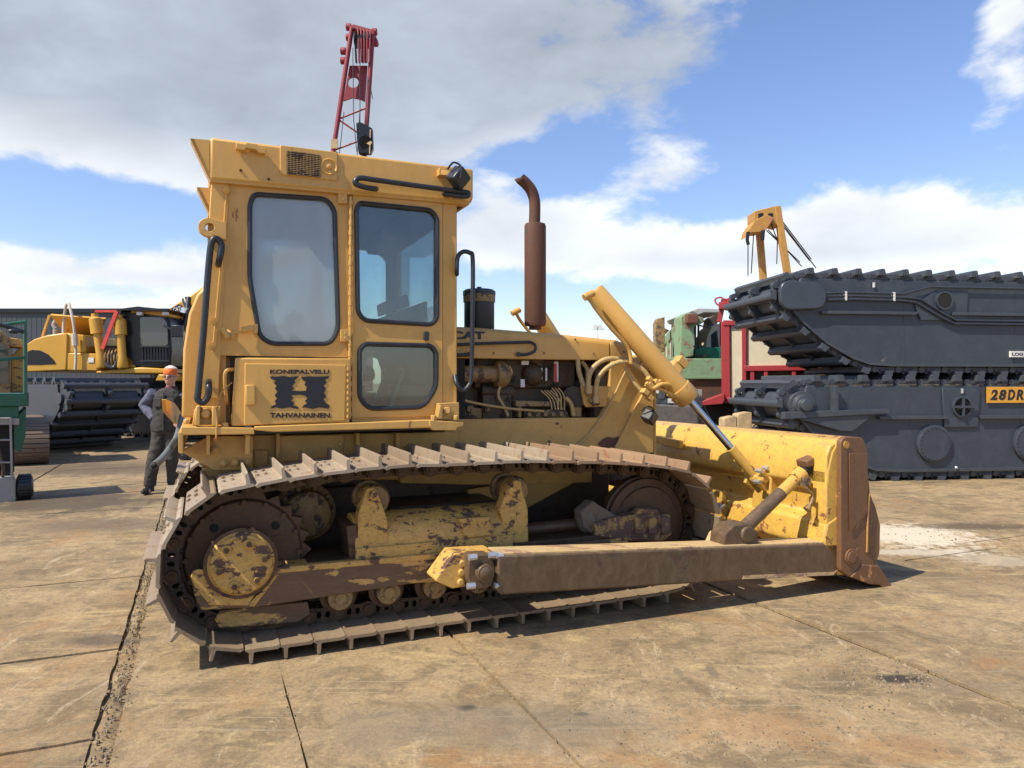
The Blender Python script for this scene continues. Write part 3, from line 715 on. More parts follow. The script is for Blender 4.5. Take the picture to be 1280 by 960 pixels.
# --- push arms, trunnions and tilt braces
def flip(pts, s): return pts if s > 0 else mir(pts)
for s in (1, -1):
    VA = 1.76
    A = P([(622, 694), (1048, 679), (1050, 684), (1050, 712), (1043, 719), (627, 744), (622, 738)], VA)
    arm = MB().prism(flip(A, s), (0, .20*s, 0)).build('push_arm', M['arm'], doz, .014)
    T = P([(624, 691.5), (1046, 677.2), (1046, 679.5), (624, 694.3)], VA-.006)
    MB().prism(flip(T, s), (0, .185*s, 0)).build('arm_highlight', M['armtop'], arm, .002)  # pale strip: worn edge and painted highlight along the arm top
    Q = P([(930, 719.5), (1043, 715), (1047, 712.5), (1042, 719), (928, 724)], VA+.003)
    MB().prism(flip(Q, s), (0, .004*s, 0)).build('bare_edge', M['armtop'], arm)
    # ball joint at the rear
    V2 = 1.72
    m = MB(); c = D(604, 715, V2); c2 = D(604, 714, V2)
    m.prism(rounded(flip(P([(588, 694), (614, 693), (619, 706), (618, 726), (612, 735), (590, 736), (585, 724), (586, 702)], V2), s), .02, 3), (0, .12*s, 0))
    cy = Vector((c.x, c.y*s if s < 0 else c.y, c.z)); m.cyl(cy, cy+Vector((0, -.05*s, 0)), .056, n=24); m.ball(cy+Vector((0, -.03*s, 0)), .055, (1, .6, 1))
    m.build('ball_cap', M['arm'], arm, .006)
    for a, b in ((586, 697), (611, 694), (619, 695), (584, 733), (618, 732)):
        p = flip([D(a, b, V2+.02)], s)[0]; MB().cyl(p, p+Vector((.05, 0, .0)), .020, n=8).build('bolt', M['bolt'], arm)
    # yellow arm bracket from roller frame
    m = MB(); m.prism(flip(P([(545, 724), (568, 692), (618, 689), (620, 697), (590, 699), (584, 707), (582, 733), (566, 736), (545, 727)], 1.62), s), (0, .20*s, 0))
    for a, b in ((577, 704), (576, 715), (575, 727)):
        p = flip([D(a, b, 1.62)], s)[0]; m.cyl(p, p+Vector((0, -.025*s, 0)), .022, n=8)
    m.build('arm_bracket', M['worn'], doz, .006)
    # tilt brace
    p0 = D(922, 668, 1.63); p1 = D(1008, 586, 1.58)
    p0, p1 = flip([p0, p1], s); dd = p1-p0
    br = MB().cyl(p0+dd*.08, p0+dd*.62, .052, .048, n=22).build('tilt_brace', M['arm'], doz)
    m = MB(); m.cyl(p0+dd*.6, p0+dd*.92, .046, n=20); m.cyl(p0+dd*.82, p0+dd*.93, .058, n=20); m.build('brace_end', M['ochre'] if s < 0 else M['blade'], br)
    m = MB(); m.cyl(p0+dd*.91, p0+dd*1.05, .03, n=14); m.ball(p1, .05); m.build('ball_pin', M['dark'], br)
    m = MB(); m.obox(p1+Vector((.02, 0, .06)), (.14, .12, .06), Matrix.Rotation(R(-15), 3, 'Y')); m.obox(p1+Vector((.10, 0, -.02)), (.08, .14, .14)); m.build('brace_socket', M['endplate'], blade, .012)
    m = MB(); q = flip(P([(904, 686), (906, 668), (918, 656), (934, 654), (946, 664), (950, 683)], 1.73), s); m.prism(q, (0, .16*s, 0)); m.cyl(p0+Vector((0, -.12*s, .02)), p0+Vector((0, .1*s, .02)), .06, n=18); m.build('brace_foot', M['arm'], arm, .012)
    q = flip(P([(888, 688), (897, 668), (912, 657), (920, 660), (908, 670), (902, 688)], 1.60), s); MB().prism(q, (0, .1*s, 0)).build('brace_gusset', M['armtop'], arm, .006)
    hh = flip([D(1003, 600, 1.66), D(1008, 610, 1.68), (D(1016, 620, 1.68)), D(1012, 632, 1.68)], s)
    m = MB(); m.tube(hh, .011, 8, sub=4); m.cyl(hh[-1], hh[-1]+Vector((-.03, 0, -.03)), .02, .03, n=10); m.obox(p0+dd*.88+Vector((0, -.06*s, -.03)), (.07, .06, .06)); m.build('turn_handle', M['ochre'], br)

# --- tracks
VT = 1.12
def track_geo():
    """centre line of the chain in (x, z): sprocket behind, idler in front, sagging over two carrier rollers"""
    xs, zs, rs = .245, .545, .405
    xi, zi, ri = 3.13, .53, .385
    pts = []
    for k in range(13):                      # rear wrap bottom -> top
        a = R(-90-k*180/12); pts.append((xs+rs*math.cos(a), zs+rs*math.sin(a)))
    c1, c2 = D(463, 620, VT), D(633, 608, VT)
    pts += [(xs+.32, .985), (c1.x, c1.z+.17), ((c1.x+c2.x)/2, c1.z+.165), (c2.x, c2.z+.155), (xi-.35, .965)]
    for k in range(12):
        a = R(85-k*175/11); pts.append((xi+ri*math.cos(a), zi+ri*math.sin(a)))
    pts += [(xi-.5, .14), (xi-1.3, .14), (xs+.6, .14)]
    P3 = smooth_path([Vector((a, 0, b)) for a, b in pts], 14, True)
    return P3
def resample(Pp, n):
    L = [0]
    for i in range(len(Pp)): L.append(L[-1]+(Pp[(i+1) % len(Pp)]-Pp[i]).length)
    tot = L[-1]; out = []; j = 0
    for k in range(n):
        t = tot*k/n
        while L[j+1] < t: j += 1
        f = (t-L[j])/(L[j+1]-L[j]); a = Pp[j % len(Pp)]; b = Pp[(j+1) % len(Pp)]
        out.append(a+(b-a)*f)
    return out, tot/n
TP = track_geo(); NS = 44
J, PITCH = resample(TP, NS)
def shoe_mesh():
    # local: x along travel, y across, z outward; plate with rounded lips and one grouser, four bolt heads
    L_, w = PITCH, .395
    pr = [(-.48*L_, .012), (-.40*L_, .026), (.30*L_, .026), (.335*L_, .032), (.35*L_, .085), (.365*L_, .092), (.42*L_, .092), (.435*L_, .085), (.45*L_, .03), (.56*L_, .018), (.58*L_, .008), (.40*L_, .006), (-.30*L_, .006), (-.44*L_, -.002)]
    m = MB(); n = 6
    rings = []
    for t in (-1, -.965, .965, 1):
        k = 1 if abs(t) < 1 else .93
        rings.append([m.bm.verts.new((a*(1 if abs(t) < 1 else .96), t*w, b*k)) for a, b in pr])
    m.loft(rings)
    for a in (-.28, -.02):
        for y in (-.09, .09):
            m.cyl((a*L_, y-.0, .022), (a*L_, y, .040), .013, n=6)
    for y in (-.3, .3): m.box(-.03*L_, .02*L_, y-.012, y+.012, .024, .030)
    return m.mesh('track_shoe')
SHOE = shoe_mesh(); SHOE.materials.append(M['shoe'])
SHOE2 = SHOE.copy(); SHOE2.materials.clear(); SHOE2.materials.append(M['shoeshade'])
SHOE3 = SHOE.copy(); SHOE3.materials.clear(); SHOE3.materials.append(M['shoerust'])
def chain_mesh():
    m = MB()
    for k in range(NS):
        a, b = J[k], J[(k+1) % NS]; d = b-a; L_ = d.length; d.normalize(); nrm = Vector((-d.z, 0, d.x))   # path runs clockwise seen from near: outward normal
        for y in (-.085, .085):
            off = .012 if y < 0 else -.012
            t = .022
            def pt(u, w, yy): return a+d*(u*L_)+nrm*w+Vector((0, yy+(.5-u)*(.030 if y < 0 else -.030)*-1, 0))
            outer = []
            for q in range(7): th = R(90+q*30); outer.append((math.cos(th)*.05/L_*1.0-.0, math.sin(th)*.05))
            out2 = [(1+math.cos(R(-90+q*30))*.043/L_, math.sin(R(-90+q*30))*.043) for q in range(7)]
            prof = [(.25, .052), (.03, .05)]+outer[1:-1]+[(.03, -.05), (.3, -.036), (.7, -.036), (.97, -.043)]+out2[1:-1]+[(.97, .043), (.78, .052)]
            h1 = [(.36+.085*math.cos(R(i*45)), .0+.022*math.sin(R(i*45))+.006) for i in range(8)]
            h2 = [(.64+.085*math.cos(R(i*45)), .0+.022*math.sin(R(i*45))+.006) for i in range(8)]
            yy = y+(off*(1))
            m.holed([pt(u, w, yy-t/2) for u, w in prof], [[pt(u, w, yy-t/2) for u, w in h1], [pt(u, w, yy-t/2) for u, w in h2]], (0, t, 0))
            m.cyl(pt(0, 0, yy-.03), pt(0, 0, yy+.03), .034, n=12); m.cyl(pt(0, 0, yy-.036), pt(0, 0, yy+.036), .016, n=8)
        m.cyl(a+Vector((0, -.11, 0)), a+Vector((0, .11, 0)), .028, n=10)
    return m.mesh('track')
CH = chain_mesh(); CH.materials.append(M['steel'])
cen = sum(J, Vector())/NS
for s in (1, -1):
    tr = bpy.data.objects.new('track', CH); COL.objects.link(tr); tr.parent = doz; tr.location = (0, -VT*s, 0)
    for k in range(NS):
        a, b = J[k], J[(k+1) % NS]; mid = (a+b)/2; d = (b-a).normalized(); nrm = Vector((-d.z, 0, d.x))
        if nrm.dot(mid-cen) < 0: nrm = -nrm
        y = nrm.cross(d)
        so = bpy.data.objects.new('track_shoe', (SHOE3 if a.x > 2.1 else SHOE) if (nrm.z > .55 or (nrm.x < -.3 and nrm.z > -.35)) else SHOE2); COL.objects.link(so); so.parent = tr  # upward and sun-side shoes get the lit colour, the rest the shaded copy
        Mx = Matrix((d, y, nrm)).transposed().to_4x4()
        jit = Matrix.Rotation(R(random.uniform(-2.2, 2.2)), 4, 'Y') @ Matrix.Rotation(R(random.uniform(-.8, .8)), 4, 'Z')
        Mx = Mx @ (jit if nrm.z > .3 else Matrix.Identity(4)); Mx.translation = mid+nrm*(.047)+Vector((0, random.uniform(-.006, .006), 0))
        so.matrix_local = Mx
# undercarriage per side
def under(s):
    g = lambda pts: flip(pts, s)
    Y = lambda v: -v*s
    xs, zs = .245, .545; xi, zi = 3.13, .53
    # sprocket
    m = MB(); m.lathe((xs, Y(VT-.06), zs), (0, -s, 0), [(0, .30), (0.02, .34), (.10, .345), (.12, .33), (.125, .16), (.2, .15)], 40)
    prof = []
    for k in range(48):
        a = 2*math.pi*k/48; r = .355 if k % 2 else .405; prof.append((xs+r*math.cos(a), Y(VT-.035), zs+r*math.sin(a)))
    m.prism(prof, (0, -.07*s, 0))
    sp = m.build('sprocket', M['disc'], doz, .003)
    m = MB()
    for k in range(4):
        a = k*2*math.pi/4+.75; c = Vector((xs+.25*math.cos(a), Y(VT+.066), zs+.25*math.sin(a))); m.cyl(c, c+Vector((0, -.004*s, 0)), .026, n=14)
    m.build('disc_hole', M['dark'], sp)
    m = MB()
    for k in range(16):
        a = 2*math.pi*k/16
        c = Vector((xs+.325*math.cos(a), Y(VT+.06), zs+.325*math.sin(a))); m.cyl(c, c+Vector((0, -.02*s, 0)), .017, n=6)
    m.build('segment_bolts', M['disc'], sp)
    # hub cap
    h = D(302, 706, 1.42); hc = Vector((h.x, Y(1.38), h.z))
    m = MB(); m.lathe(hc+Vector((0, .14*s, 0)), (0, -s, 0), [(0, .17), (.10, .17), (.11, .185), (.15, .185), (.16, .172), (.175, .168)], 36)
    for k in range(6):
        a = k*math.pi/3+.2; c = hc+Vector((.125*math.cos(a), -.03*s, .125*math.sin(a))); m.cyl(c, c+Vector((0, -.02*s, 0)), .030, n=16); m.cyl(c, c+Vector((0, -.038*s, 0)), .019, n=6)
    hb_ = m.build('hub_cap', M['worn'], sp, .004)
    for k in range(6):
        a = k*math.pi/3+.2; c = hc+Vector((.125*math.cos(a), -.052*s, .125*math.sin(a))); MB().cyl(c, c+Vector((0, -.024*s, 0)), .017, n=6).build('hub_bolt', M['disc'], hb_)
    m = MB(); m.lathe(hc+Vector((0, .05*s, 0)), (0, -s, 0), [(0, .17), (.0, .205), (.055, .205), (.056, .18)], 36); m.build('gap_shade_ring', M['disc'], sp)  # added dark ring, paints the shaded gap round the hub cap
    # roller frame: outer beam with the bearing cradle
    F1 = [(238, 723), (262, 722), (262, 700), (268, 732), (285, 745), (315, 748), (333, 738), (342, 716), (347, 711), (540, 693), (648, 684), (648, 722), (520, 729), (317, 760), (252, 763), (245, 752)]
    fr1 = MB().prism(g(P(F1, 1.36)), (0, .16*s, 0)).build('roller_frame', M['wornlow'], doz, .008)
    m = MB(); m.prism(g(P([(343, 710), (540, 692.5), (560, 690), (560, 696), (545, 699), (350, 716.5), (318, 758.5), (311, 758)], 1.366)), (0, .17*s, 0)); 
    m.prism(g(P([(238, 722), (242, 712), (253, 712), (262, 716), (264, 700), (262, 685), (268, 684), (270, 730), (285, 742), (315, 745), (331, 734), (339, 712), (335, 680), (342, 678), (345, 711), (341, 720), (318, 752), (310, 757), (262, 757), (244, 735)], 1.37)), (0, .02*s, 0))
    m.build('frame_edge', M['worn'], fr1, .004)
    slab_pts = [(275, 763), (385, 752), (388, 768), (372, 778), (275, 786), (268, 775)]
    m = MB(); m.prism(g(P(slab_pts, 1.26)), (0, .03*s, 0)); m.build('guide_guard', M['wornlow'], fr1, .005)
    # recoil spring tube
    a0, a1 = D(440, 677, 1.20), D(632, 662, 1.20)
    c0, c1 = Vector((a0.x, Y(1.12), .56)), Vector((a1.x, Y(1.12), .56))
    m = MB(); m.cyl(c0, c1, .19, n=36); m.box(c0.x, c1.x, min(Y(1.33), Y(.92)), max(Y(1.33), Y(.92)), .40, .56)
    m.prism([Vector((p.x, Y(1.325), p.z)) for p in P([(572, 648), (610, 645), (616, 668), (580, 672)], 1.30)], (0, .05*s, 0))
    m.build('spring_tube', M['worn'], doz, .006)
    m = MB(); m.prism(g(P([(433, 658), (446, 656), (449, 700), (437, 700)], 1.30)), (0, .3*s, 0)); m.build('tube_flange', M['disc'], fr1, .004)
    m = MB(); m.box(.6, 2.9, min(Y(1.32), Y(.9)), max(Y(1.32), Y(.9)), .36, .5); m.build('inner_beam', M['steel'], fr1, .01)
    # carrier roller posts
    for q, rc in (([(447, 700), (448, 643), (456, 618), (459, 611), (465, 609), (471, 612), (474, 621), (484, 648), (487, 697)], (463, 622)), ([(632, 687), (627, 645), (624, 640), (634, 612), (638, 603), (646, 600), (652, 602), (654, 616), (660, 636), (661, 684)], (636, 611))):
        m = MB(); m.prism(rounded(g(P(q, 1.31)), .01, 2), (0, .10*s, 0))
        for dy in (0,):
            c = D(q[4][0]+1, q[4][1]+10, 1.31); c = Vector((c.x, Y(1.31), c.z)); m.cyl(c, c+Vector((0, -.03*s, 0)), .032, n=14)
        po = m.build('roller_post', M['worn'], doz, .008)
        c = D(*rc, 1.12); m = MB()
        m.lathe((c.x, Y(1.25), c.z+.0), (0, s, 0), [(0, .05), (.002, .09), (.03, .105), (.06, .105), (.065, .085), (.2, .085), (.205, .105), (.24, .105), (.245, .05)], 28)
        m.build('carrier_roller', M['ochre'], po)
    # idler with yoke
    m = MB(); m.lathe((xi, Y(VT+.09), zi), (0, s, 0), [(0, .1), (.001, .27), (.015, .28), (.02, .335), (.05, .34), (.055, .355), (.12, .355), (.125, .34), (.16, .335), (.17, .1)], 48)
    m.build('idler', M['disc'], doz)
    m = MB(); m.prism(g(P([(770, 646), (800, 643), (838, 643), (840, 668), (830, 676), (786, 676), (745, 670), (744, 655)], 1.33)), (0, .12*s, 0))
    for a in (800, 817, 833): m.prism(rounded(g(P([(a-5, 646), (a+5, 646), (a+5, 668), (a-5, 668)], 1.36)), .015, 3), (0, .05*s, 0))
    m.prism(g(P([(795, 643), (800, 636), (822, 636), (826, 643)], 1.33)), (0, .08*s, 0))
    m.build('idler_yoke', M['yoke'], doz, .008)
    m = MB(); p = D(734, 648, 1.22); m.ball((p.x, Y(1.2), p.z), .10, (.8, 1, 1.1)); m.prism(g(P([(726, 640), (742, 626), (750, 632), (772, 645), (775, 656), (742, 668), (730, 660)], 1.28)), (0, .12*s, 0)); m.build('adjuster_yoke', M['mudgrey'], doz, .012)
    q0, q1 = D(655, 664, 1.2), D(730, 656, 1.2); m = MB(); m.cyl((q0.x, Y(1.15), q0.z), (q1.x, Y(1.15), q1.z), .042, n=18); m.build('adjuster_rod', M['disc'], doz)
    m = MB(); m.prism(g(P([(640, 690), (700, 681), (775, 672), (785, 676), (785, 690), (640, 705)], 1.33)), (0, .12*s, 0)); m.build('frame_nose', M['wornlow'], doz, .006)
    # bottom rollers
    for k in range(7):
        x = .80+k*.305; m = MB()
        m.lathe((x, Y(VT+.16), .262), (0, s, 0), [(0, .04), (.001, .075), (.02, .085), (.03, .115), (.06, .115), (.065, .095), (.25, .095), (.26, .115), (.29, .115), (.3, .05)], 28)
        r_ = m.build('bottom_roller', M['disc'], doz); m = MB(); c = Vector((x, Y(VT+.175), .262))
        m.cyl(c, c+Vector((0, -.03*s, 0)), .075, n=20); m.cyl(c, c+Vector((0, -.045*s, 0)), .035, n=12)
        for q in range(4): cc_ = c+Vector((.055*math.cos(q*1.57+.6), 0, .055*math.sin(q*1.57+.6))); m.cyl(cc_, cc_+Vector((0, -.04*s, 0)), .012, n=6)
        m.build('roller_cap', M['ochre'], r_)
under(1); under(-1)

# --- inside of the cab
zf = D(400, 535, .6).z
m = MB(); m.box(xr+.1, xf-.06, -.8, .8, zf-.02, zf+.02); m.build('cab_floor', M['interior'], doz)
zl = D(400, 236, VC).z-.05
m = MB(); m.box(xr+.08, xf-.06, -.80, .80, zl, zl+.02)
m.prism([(xf-.30, -.80, zl-.08), (xf-.06, -.80, zl-.08), (xf-.06, -.80, zl), (xf-.35, -.80, zl)], (0, 1.6, 0)); m.build('headliner', M['interior'], doz)
for sx in (xr+.10, xf-.14):
    for sy in (-.79, .71): MB().box(sx, sx+.09, sy, sy+.08, zf, zl).build('inner_post', M['interior'], doz, .01)
sx = xr+.66
m = MB(); m.prism([(sx, -.28, zf+.42), (sx+.5, -.28, zf+.46), (sx+.52, -.28, zf+.34), (sx, -.28, zf+.3)], (0, .56, 0)); m.prism([(sx-.08, -.26, zf+.4), (sx+.06, -.26, zf+.4), (sx-.03, -.26, zf+.86), (sx-.13, -.26, zf+.86)], (0, .52, 0)); m.box(sx+.05, sx+.45, -.2, .2, zf, zf+.32)
m.build('driver_seat', M['seat'], doz, .04)
m = MB(); m.prism([(xf-.40, -.45, zf+.84), (xf-.1, -.45, zf+.96), (xf-.08, -.45, zf+.3), (xf-.22, -.45, zf+.3)], (0, .9, 0)); m.build('dashboard', M['interior'], doz, .02)
m = MB(); m.prism([(xf-.38, -.3, zf+.86), (xf-.2, -.3, zf+.93), (xf-.22, -.3, zf+1.02), (xf-.39, -.3, zf+.96)], (0, .35, 0)); m.build('instrument_panel', M['seat'], doz, .01)
m = MB()
for a, (dx, y) in enumerate(((.62, -.42), (.72, -.36), (.80, -.30), (.55, .4))):
    p = Vector((xr+dx+.2, y, zf)); m.tube([p, p+Vector((.05, 0, .35)), p+Vector((.12, 0, .62))], .014, 8); m.ball(p+Vector((.12, 0, .64)), .032, (1, 1, 1.3))
m.build('control_lever', M['greym'], doz)
m = MB()
for a in (-.3, .3): p = Vector((xr+1.25, a, zf+.04)); m.tube([p, p+Vector((.15, 0, .4))], .016, 8); m.obox(p+Vector((.15, 0, .42)), (.03, .12, .1), Matrix.Rotation(R(30), 3, 'Y'))
m.build('pedal', M['greym'], doz)

# --- tail end: tow plate and loose hose
m = MB(); m.prism(rounded([DF.X(202, 499, xa-.30), DF.X(215, 504, xa-.30), DF.X(232, 527, xa-.30), DF.X(218, 530, xa-.30), DF.X(203, 514, xa-.30)], .02, 3), (.025, 0, 0)); m.build('rear_bracket', M['cab'], doz, .005)
m = MB(); m.tube([DF.X(228, 520, xa-.22), DF.X(222, 545, xa-.24), DF.X(213, 560, xa-.30), DF.X(203, 573, xa-.35), DF.X(192, 582, xa-.38)], .030, 12, sub=5); m.build('loose_hose', M['greyhose'], doz)
e = DF.X(191.5, 582.5, xa-.38); MB().cyl(e+Vector((.02, .0, .012)), e+Vector((-.012, .002, -.006)), .024, n=12).build('hose_end', M['dark'], doz)
# ================================================================ GROUND
def pxg(px, py):                                # where a photo pixel meets the yard
    d = FPX*CAMH/(py-HY); return ((px-CX)/FPX*d, d)
def ground_mat(name, plate):
    m, nt, b = newmat(name); L = nt.links.new
    v0 = pos(nt); v = pos(nt, (1, 1, 1), -YAW); vs = pos(nt, (.62, 1.25, 1), -YAW); vs2 = pos(nt, (1.5, .5, 1), -YAW+.5)
    big = noise(nt, v, .55, 3, .6, .6); mid = noise(nt, v, 2.3, 6, .72, .8); fine = noise(nt, v, 38, 3, .75)
    st = noise(nt, vs, 2.2, 7, .8, 1.2); st2 = noise(nt, vs2, 2.6, 7, .82, 1.5); spk = noise(nt, v, 95, 2, .5)
    A = (.41, .295, .160) if plate else (.34, .24, .125)
    c = mixc(nt, ramp(nt, big, .35, .65), A, (.27, .19, .10))
    c = mixc(nt, ramp(nt, mid, .46, .60, 0, .7), c, (.14, .105, .058))
    md2 = noise(nt, v, 9, 5, .75, .6); c = mixc(nt, ramp(nt, md2, .5, .66, 0, .6), c, (.13, .10, .062))
    c = mixc(nt, ramp(nt, st, .52, .68, 0, .8), c, (.52, .385, .185))
    c = mixc(nt, ramp(nt, st2, .57, .66, 0, .65), c, (.55, .43, .27))
    rs = noise(nt, v, 1.1, 6, .7, 1.0)
    c = mixc(nt, ramp(nt, rs, .55, .68, 0, .7), c, (.32, .17, .065))
    # thin scratches left by tracks
    for ang, sc, amt in ((.35, 1.3, .6), (-.55, 1.0, .5), (1.25, .9, .45)):
        w = N(nt, 'ShaderNodeTexNoise'); w.inputs['Scale'].default_value = 7*sc; w.inputs['Detail'].default_value = 2
        vv = pos(nt, (.10, 4.5, 1), ang); L(vv, w.inputs['Vector'])
        c = mixc(nt, math2(nt, 'MULTIPLY', ramp(nt, w.outputs['Fac'], .66, .70, 0, amt), ramp(nt, mid, .4, .6)), c, (.46, .38, .26))
    c = mixc(nt, ramp(nt, fine, .35, .72, 0, .45), c, (.10, .076, .05))
    c = mixc(nt, ramp(nt, spk, .72, .76, 0, .6), c, (.62, .57, .48))
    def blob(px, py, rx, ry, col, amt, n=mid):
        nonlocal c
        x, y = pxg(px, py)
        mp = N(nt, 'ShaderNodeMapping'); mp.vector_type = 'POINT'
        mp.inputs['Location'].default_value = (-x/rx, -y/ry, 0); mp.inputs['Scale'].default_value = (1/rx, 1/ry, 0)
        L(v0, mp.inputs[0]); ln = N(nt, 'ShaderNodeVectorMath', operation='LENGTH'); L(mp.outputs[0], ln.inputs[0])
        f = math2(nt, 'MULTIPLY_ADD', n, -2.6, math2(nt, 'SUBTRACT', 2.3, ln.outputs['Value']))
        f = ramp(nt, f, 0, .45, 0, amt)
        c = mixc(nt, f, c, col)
    blob(1135, 668, .8, .7, (.62, .55, .42), .8, md2)
    blob(1245, 700, .45, .3, (.5, .43, .31), .45, md2)
    blob(1150, 690, .7, .18, (.6, .54, .43), .5, md2)
    blob(1215, 658, .7, .22, (.07, .055, .04), .7)
    blob(1125, 848, .16, .07, (.035, .03, .026), .9)
    blob(585, 884, .07, .05, (.05, .042, .035), .9)
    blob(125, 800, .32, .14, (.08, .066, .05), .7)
    blob(940, 905, .5, .22, (.33, .19, .085), .4, md2)
    blob(1130, 935, .35, .15, (.28, .15, .065), .4, md2)
    blob(890, 838, .035, .12, (.12, .10, .07), .6)
    blob(848, 840, .03, .08, (.13, .11, .08), .5)
    blob(740, 905, .22, .02, (.13, .11, .075), .5)
    blob(726, 892, .05, .03, (.06, .05, .04), .8)
    blob(1200, 860, .3, .12, (.16, .12, .08), .5, md2)
    blob(620, 905, .9, .3, (.17, .145, .105), .5)
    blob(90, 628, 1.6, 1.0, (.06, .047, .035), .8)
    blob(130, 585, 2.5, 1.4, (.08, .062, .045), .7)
    blob(150, 655, 1.2, .5, (.12, .09, .06), .6)
    L(c, b.inputs['Base Color'])
    L(ramp(nt, mid, .3, .7, .62, .9), b.inputs['Roughness']); b.inputs['Specular IOR Level'].default_value = .25
    h = math2(nt, 'MULTIPLY_ADD', fine, .25, math2(nt, 'MULTIPLY_ADD', st, .7, mid)); h = math2(nt, 'MULTIPLY_ADD', spk, .12, h)
    bump(nt, b, h, .5, .015)
    return m
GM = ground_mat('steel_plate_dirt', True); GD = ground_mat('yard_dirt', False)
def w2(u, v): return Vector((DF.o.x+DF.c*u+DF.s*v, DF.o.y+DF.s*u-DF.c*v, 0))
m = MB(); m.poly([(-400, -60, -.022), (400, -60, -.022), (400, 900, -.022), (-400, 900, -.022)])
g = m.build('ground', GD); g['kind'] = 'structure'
m = MB(); rnd = random.Random(3)
cols = [(-16, -13.6), (-13.6, -11.3), (-11.3, -9), (-9, -6.9), (-6.9, -4.6), (-4.6, -2.5), (-2.5, -.44), (-.355, .41), (.41, 1.46), (1.46, 3.70), (3.70, 5.82), (5.82, 7.12), (7.12, 9.3), (9.3, 11.5), (11.5, 13.7), (13.7, 16), (16, 19), (19, 22)]
fixed = {6: [5.2, 3.4, 2.15, .95, -.84, -2.6, -4.5, -7, -9.5, -12, -15, -18], 7: [7, 3.9, -2.6, -7, -12, -18], 8: [7, 3.9, -2.6, -7, -12, -18], 9: [7, 4.2, -1.8, -7.8, -12, -18], 10: [7, 5.1, -.9, -6, -12, -18]}
for i, (u0, u1) in enumerate(cols):
    rows = fixed.get(i)
    if not rows:
        rows = [7]; step = rnd.choice((2.4, 3.0, 6.0))
        while rows[-1] > -18: rows.append(rows[-1]-step*rnd.uniform(.9, 1.1))
    for v1, v0 in zip(rows, rows[1:]):
        gpx = rnd.uniform(.009, .015); gl = .004 if abs(u0-.41) < .02 else (.02 if abs(u0-3.70) < .02 else gpx); gr_ = .004 if abs(u1-.41) < .02 else (.016 if abs(u1-3.70) < .02 else gpx); dz = rnd.uniform(-.004, .002); a, b_ = u0+gl, u1-gr_; c_, d_ = v0+gpx, v1-gpx
        def edge(p, q, n=14):                    # a slightly chewed plate edge
            p, q = Vector(p), Vector(q); t = (q-p).normalized(); nn = Vector((-t.y, t.x))
            return [p+(q-p)*(k/n)+(nn*rnd.uniform(-.006, .006) if 0 < k else Vector((0, 0))) for k in range(n)]
        loop = edge((a, c_), (b_, c_))+edge((b_, c_), (b_, d_))+edge((b_, d_), (a, d_))+edge((a, d_), (a, c_))
        tilt = rnd.uniform(-.0012, .0012)
        pts = [w2(p.x, p.y)+Vector((0, 0, dz+tilt*(p.x-a))) for p in loop]
        m.prism([p-Vector((0, 0, .018)) for p in pts], (0, 0, .018))
pl = m.build('steel_plates', GM); pl['kind'] = 'structure'
# the crumbling soil strip between two rows of plates and loose grit
m = MB(); n = 120; rows_ = []
for k in range(n):
    v = 3.8-8.5*k/n; w = .045+.02*math.sin(k*.37)+rnd.uniform(-.012, .012)
    rows_.append([w2(-.395-w, v)+Vector((0, 0, -.02)), w2(-.395-w*.4, v)+Vector((0, 0, rnd.uniform(-.014, .0))), w2(-.395+w*.4, v)+Vector((0, 0, rnd.uniform(-.016, -.002))), w2(-.395+w, v)+Vector((0, 0, -.02))])
m.loft([[m.bm.verts.new(p) for p in r] for r in rows_], caps=False); so = m.build('soil_strip', GD); so['kind'] = 'structure'
def pebble(m, x, y, r):
    pts = []
    z = r*.45
    a0 = rnd.uniform(0, 6.28)
    for k in range(5): a = a0+k*1.256; pts.append((x+r*math.cos(a)*rnd.uniform(.7, 1.2), y+r*math.sin(a)*rnd.uniform(.7, 1.2), -.004))
    t = [m.bm.verts.new((x+(p[0]-x)*.55, y+(p[1]-y)*.55, z*rnd.uniform(.8, 1.5))) for p in pts]; b0 = [m.bm.verts.new(p) for p in pts]
    m.bm.faces.new(t)
    for k in range(5): m.bm.faces.new([b0[k], b0[(k+1) % 5], t[(k+1) % 5], t[k]])
m = MB()
for k in range(900):
    v = rnd.uniform(-4.5, 3.9); p = w2(-.395+rnd.gauss(0, .03), v); pebble(m, p.x, p.y, rnd.uniform(.003, .010))
for k in range(700):
    px, py = rnd.uniform(700, 1275), rnd.uniform(760, 950); x, y = pxg(px, py); pebble(m, x, y, rnd.choice((.002, .003, .003, .005, .007)))
for cx_, cy_, sx, sy, cnt, rmx in ((1120, 848, 45, 9, 90, .014), (1065, 862, 30, 20, 120, .009), (1180, 820, 60, 14, 160, .007), (1012, 815, 5, 3, 6, .02), (1230, 805, 50, 12, 120, .007), (1190, 668, 60, 6, 60, .014), (1000, 930, 60, 14, 90, .006)):
    for k in range(cnt):
        x, y = pxg(rnd.gauss(cx_, sx), max(640, rnd.gauss(cy_, sy))); pebble(m, x, y, rnd.uniform(.003, rmx))
for k in range(500):
    u = rnd.choice((.41, 1.46, 3.70, 3.70, 5.82)); p = w2(u+rnd.gauss(0, .02), rnd.uniform(-3, 5)); pebble(m, p.x, p.y, rnd.uniform(.002, .007))
M['grit'] = plain('grit', (.20, .155, .10), .9, var=.95, scale=30)
tag(m.build('gravel', M['grit']), 'loose grit and small stones scattered over the steel plates', 'gravel', kind='stuff')

